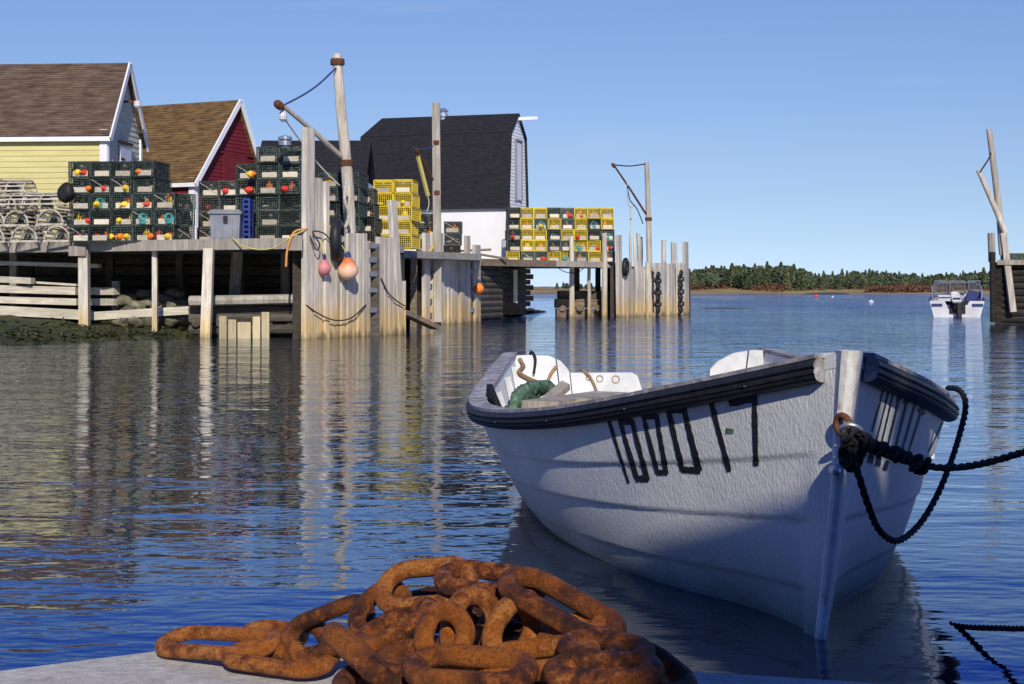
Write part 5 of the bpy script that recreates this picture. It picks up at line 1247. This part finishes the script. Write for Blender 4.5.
# ------------------------------------------------------------------ motorboat, stern on
Dm = 58.0; mc = xy(957, Dm); MR = Matrix.Rotation(R(-17), 3, 'Z')
mb_ = thing('motorboat', mc, 'small white motorboat with outboard, lying stern on before the right wharf', 'motorboat')
def mh(t, z):   # half breadth of the motorboat hull; t 0 = stern
    top = 1.07*(1 - max(0, (t - .45)/.55)**2.2); return max(.03, top*(.80 + .20*max(0, min(1, (z + .1)/.75))))
sheer = lambda t: .66 + .30*t*t
w = MB()
for s in (-1, 1):
    vs = []
    for i in range(25):
        t = i/24
        for k in range(9): z = sheer(t) - (sheer(t) + .2)*k/8; vs.append(mc + MR @ Vector((s*mh(t, z), t*5.4, z)))
    w.add(vs, [(i*9 + k, (i+1)*9 + k, (i+1)*9 + k + 1, i*9 + k + 1) for i in range(24) for k in range(8)])
w.add([mc + MR @ Vector((s*mh(0, z), 0, z)) for s, z in ((-1, -.2), (1, -.2), (1, .66), (.45, .66), (.40, .50), (-.40, .50), (-.45, .66), (-1, .66))], [tuple(range(8))])
w.build('hull', M['sea_white'], mb_)
w = MB(); w.add([mc + MR @ Vector((s*mh(t, .3)*.9, t*5.4, .3)) for s, t in ((-1, .02), (1, .02), (1, .6), (-1, .6))], [(0, 1, 2, 3)]); w.build('cockpit_floor', M['black'], mb_)
w = MB(); w.box(mc + MR @ Vector((.02, -.03, .33)), (.62, .05, .36), MR); w.build('motor_well', M['black'], mb_)
for x_ in (-.78, .80):
    w = MB(); w.box(mc + MR @ Vector((x_, -.03, .50)), (.42, .04, .10), MR); w.build('dark_panel', M['rope_blue'], mb_)  # dark flat panels on the transom, one either side of the motor
w = MB(); w.tube([mc + MR @ Vector(v) for v in ((-.98, .9, .66), (-.98, .8, 1.25), (-.7, .75, 1.42), (.7, .75, 1.42), (.98, .8, 1.25), (.98, .9, .66))], .024, 6); w.build('canopy_hoop', M['galv'], mb_)
w = MB(); w.prism([mc + MR @ Vector(v) for v in ((.35, 1.0, .66), (1.0, 1.0, .66), (.98, 1.0, 1.02), (.5, 1.0, 1.12))], MR @ Vector((0, 1.0, 0))); w.build('canvas_cover', M['rope_blue'], mb_)
w = MB(); n_ = 20
for s in (-1, 1): w.tube([mc + MR @ Vector((s*(mh(i/n_, .7) + .01), i/n_*5.4, sheer(i/n_) + .01)) for i in range(n_ + 1)], .045, 6)
w.build('gunwale', M['rope_blue'], mb_)
w = MB(); w.add([mc + MR @ Vector((s*mh(t, .6)*.98, t*5.4, sheer(t) - .02)) for s, t in ((-1, .55), (1, .55), (.8, .75), (.35, .93), (0, .99), (-.35, .93), (-.8, .75))], [tuple(range(7))]); w.build('foredeck', M['sea_white'], mb_)
w = MB(); 
for (x0, x1) in ((-.95, -.42), (-.30, .34), (.50, .98)):
    y0 = 2.6; a, b, c_, d_ = [mc + MR @ Vector(v) for v in ((x0, y0, .72), (x1, y0, .72), (x1*.95, y0 - .35, 1.48), (x0*.95, y0 - .35, 1.48))]
    for p_, q_ in ((a, b), (b, c_), (c_, d_), (d_, a)): w.tube([p_, q_], .028, 6)
w.build('windshield_frame', M['grey_plastic'], mb_)
def glass():
    m, nt, b = new_mat('glass'); b.inputs['Base Color'].default_value = (.6, .7, .75, 1); b.inputs['Roughness'].default_value = .05; b.inputs['Alpha'].default_value = .10; return m
M['glass'] = glass(); w = MB()
for (x0, x1) in ((-.95, -.42), (-.30, .34), (.50, .98)): w.add([mc + MR @ Vector(v) for v in ((x0, 2.6, .72), (x1, 2.6, .72), (x1*.95, 2.25, 1.48), (x0*.95, 2.25, 1.48))], [(0, 1, 2, 3)])
w.build('windshield', M['glass'], mb_)
w = MB(); w.box(mc + MR @ Vector((-.5, 1.9, .60)), (.5, .5, .60), MR); w.box(mc + MR @ Vector((.55, 1.9, .62)), (.5, .5, .64), MR); w.build('console', M['sea_white'], mb_)
w = MB(); w.box(mc + MR @ Vector((0, .6, .5)), (1.7, .4, .3), MR); w.build('seat', M['black'], mb_)
w = MB(); cw = [(-.20, -.18), (.20, -.18), (.24, .06), (.17, .22), (-.17, .22), (-.24, .06)]; rings = []
for (k, z, dx, dy) in ((.80, .58, .0, .02), (1.0, .64, .0, .0), (1.0, .84, -.05, -.02), (.90, .98, -.08, -.05), (.55, 1.04, -.10, -.06)): rings += [mc + MR @ Vector((x*k*.85 + dx, y*k - .25 + dy, z)) for x, y in cw]
w.add(rings, [(i*6 + k, i*6 + (k+1) % 6, (i+1)*6 + (k+1) % 6, (i+1)*6 + k) for i in range(4) for k in range(6)] + [(5, 4, 3, 2, 1, 0), tuple(24 + k for k in range(6))]); om = w.build('outboard_motor', M['sea_white'], mb_)
w = MB(); w.box(mc + MR @ Vector((-.02, -.44, .76)), (.30, .02, .07), MR); w.build('cowl_stripe', M['black'], om)
w = MB(); w.beam(mc + MR @ Vector((.03, -.26, .64)), mc + MR @ Vector((.10, -.30, -.1)), .14, .24); w.box(mc + MR @ Vector((.05, -.15, .5)), (.3, .22, .3), MR); w.build('motor_leg', M['black'], om)
w = MB(); w.tube([mc + MR @ Vector(v) for v in ((-.95, .3, .66), (-.97, .3, 1.15), (-.95, 1.2, 1.2), (-.95, 2.2, 1.2))], .022, 6); w.tube([mc + MR @ Vector(v) for v in ((.95, .3, .66), (.97, .3, .98), (.95, 1.2, 1.0), (.95, 2.2, 1.0))], .022, 6); w.build('hand_rail', M['galv'], mb_)

# ------------------------------------------------------------------ wharf at the right edge
rw = thing('log_wharf', xy(1030, 48, 0), 'dark log crib wharf at the right edge of the water', 'wharf')
for k in range(9):
    z = .05 + k*.22; x0 = xy(994, 47)[0]
    w = MB(); w.tube([(x0, 46.6, z), (x0 + 2.0, 52, z)], .115, 8, jit=.05); w.build('log', M['black_log'], rw)
    w = MB(); w.tube([(x0 - .15, 46.8, z + .11), (x0 + 4, 46.6, z + .11)], .115, 8, jit=.05); w.build('cross_log', M['black_log'], rw)
x0 = xy(994, 47)[0]
w = MB(); w.prism([(x0 + .08, 46.75, -.1), (x0 + 5, 46.75, -.1), (x0 + 7, 52, -.1), (x0 + 2.1, 52, -.1)], Zv*2.0); w.build('log_fill', M['black_log'], rw)
w = MB(); w.prism([(x0 - .1, 46.4, 1.94), (x0 + 5, 46.4, 1.94), (x0 + 7, 52, 1.94), (x0 + 1.9, 52, 1.94)], Zv*.16); w.build('deck', M['grey_wood'], rw)
w = MB(); w.beam(at(1003, 233, 46.6), at(1013, 312, 46.4), .2, .14); w.build('leaning_plank', M['grey_wood'], rw)
w = MB(); w.tube([at(992, 262, 46.5), at(991, 233, 46.5)], .12, 8); w.build('post', M['grey_wood'], rw)
w = MB(); w.tube([at(993, 322, 46.4), at(992.5, 252, 46.4)], .10, 8); w.build('post', M['black_log'], rw)
w = MB(); w.box(at(1018, 258, 47.5), (.9, .8, .3)); tag(w.build('net_pile', M['netting']), 'low dark heap of gear on the right edge wharf', 'gear')
h4, P = hoist('hoist_pole', 'crooked hoist pole with steep boom on the right edge wharf', [(1003, 255), (999, 210), (989, 129)], .115, ((1005, 232), (978, 170)), .09, [], 47.2, mat='pale_pole', dB=(47.0, 46.8), fit=False)
part_rope(h4, [at(991, 153, 47.0), at(988, 160, 46.9), at(980, 172, 46.7)], .025, 'rope_dark')

SHADE_OUTLINE = [(.74, .64), (.74, 4.85), (1.2, 5.13), (1.75, 4.78), (1.76, 5.10), (2.75, 5.10), (4.5, 4.5), (4.5, .64)]; SHADE_PIPE = (1.86, .095, 6.0); SHADE_DOME = (2.37, .30, 5.78)
# ------------------------------------------------------------------ unseen block added behind the camera, its outline shaped to shade the bow
ns = thing('bow_shade_block', (2.6, -3.5, .64), 'unseen grey block with pipe and dome added behind the camera to shade the bow', 'shed')
SY = -2.0
w = MB(); w.prism([(x, SY, z) for x, z in SHADE_OUTLINE], (0, -4, 0)); w.build('wall', M['grey_wood'], ns)
w = MB(); w.tube([(SHADE_PIPE[0], SY - .15, 3.0), (SHADE_PIPE[0], SY - .15, SHADE_PIPE[2])], SHADE_PIPE[1], 16); w.build('shade_pipe', M['galv'], ns, smooth=False)
w = MB(); w.lathe((SHADE_DOME[0], SY - .4, 4.0), [(SHADE_DOME[1]*.8, 0), (SHADE_DOME[1]*.8, SHADE_DOME[2] - 4.0 - SHADE_DOME[1]*1.2)] + [(SHADE_DOME[1]*math.cos(a*math.pi/16), SHADE_DOME[2] - 4.0 - SHADE_DOME[1] + SHADE_DOME[1]*math.sin(a*math.pi/16)) for a in range(0, 9)], n=20); w.build('shade_dome', M['galv'], ns)

# unseen long block added further back to cut the low sky light
fs = thing('sky_block', (2, -12, .64), 'unseen long dark block added behind the camera to cut low sky light', 'shed')
w = MB(); w.prism([(-26, -9.5, .64), (32, -9.5, .64), (32, -16, .64), (-26, -16, .64)], Zv*4.6); w.build('wall', M['dark_log'], fs)
w = MB(); w.prism([(-26.3, -9.2, 5.24), (-26.3, -12.7, 8.2), (-26.3, -16.3, 5.24)], (58.6, 0, 0)); w.build('roof', M['black_shingle'], fs)
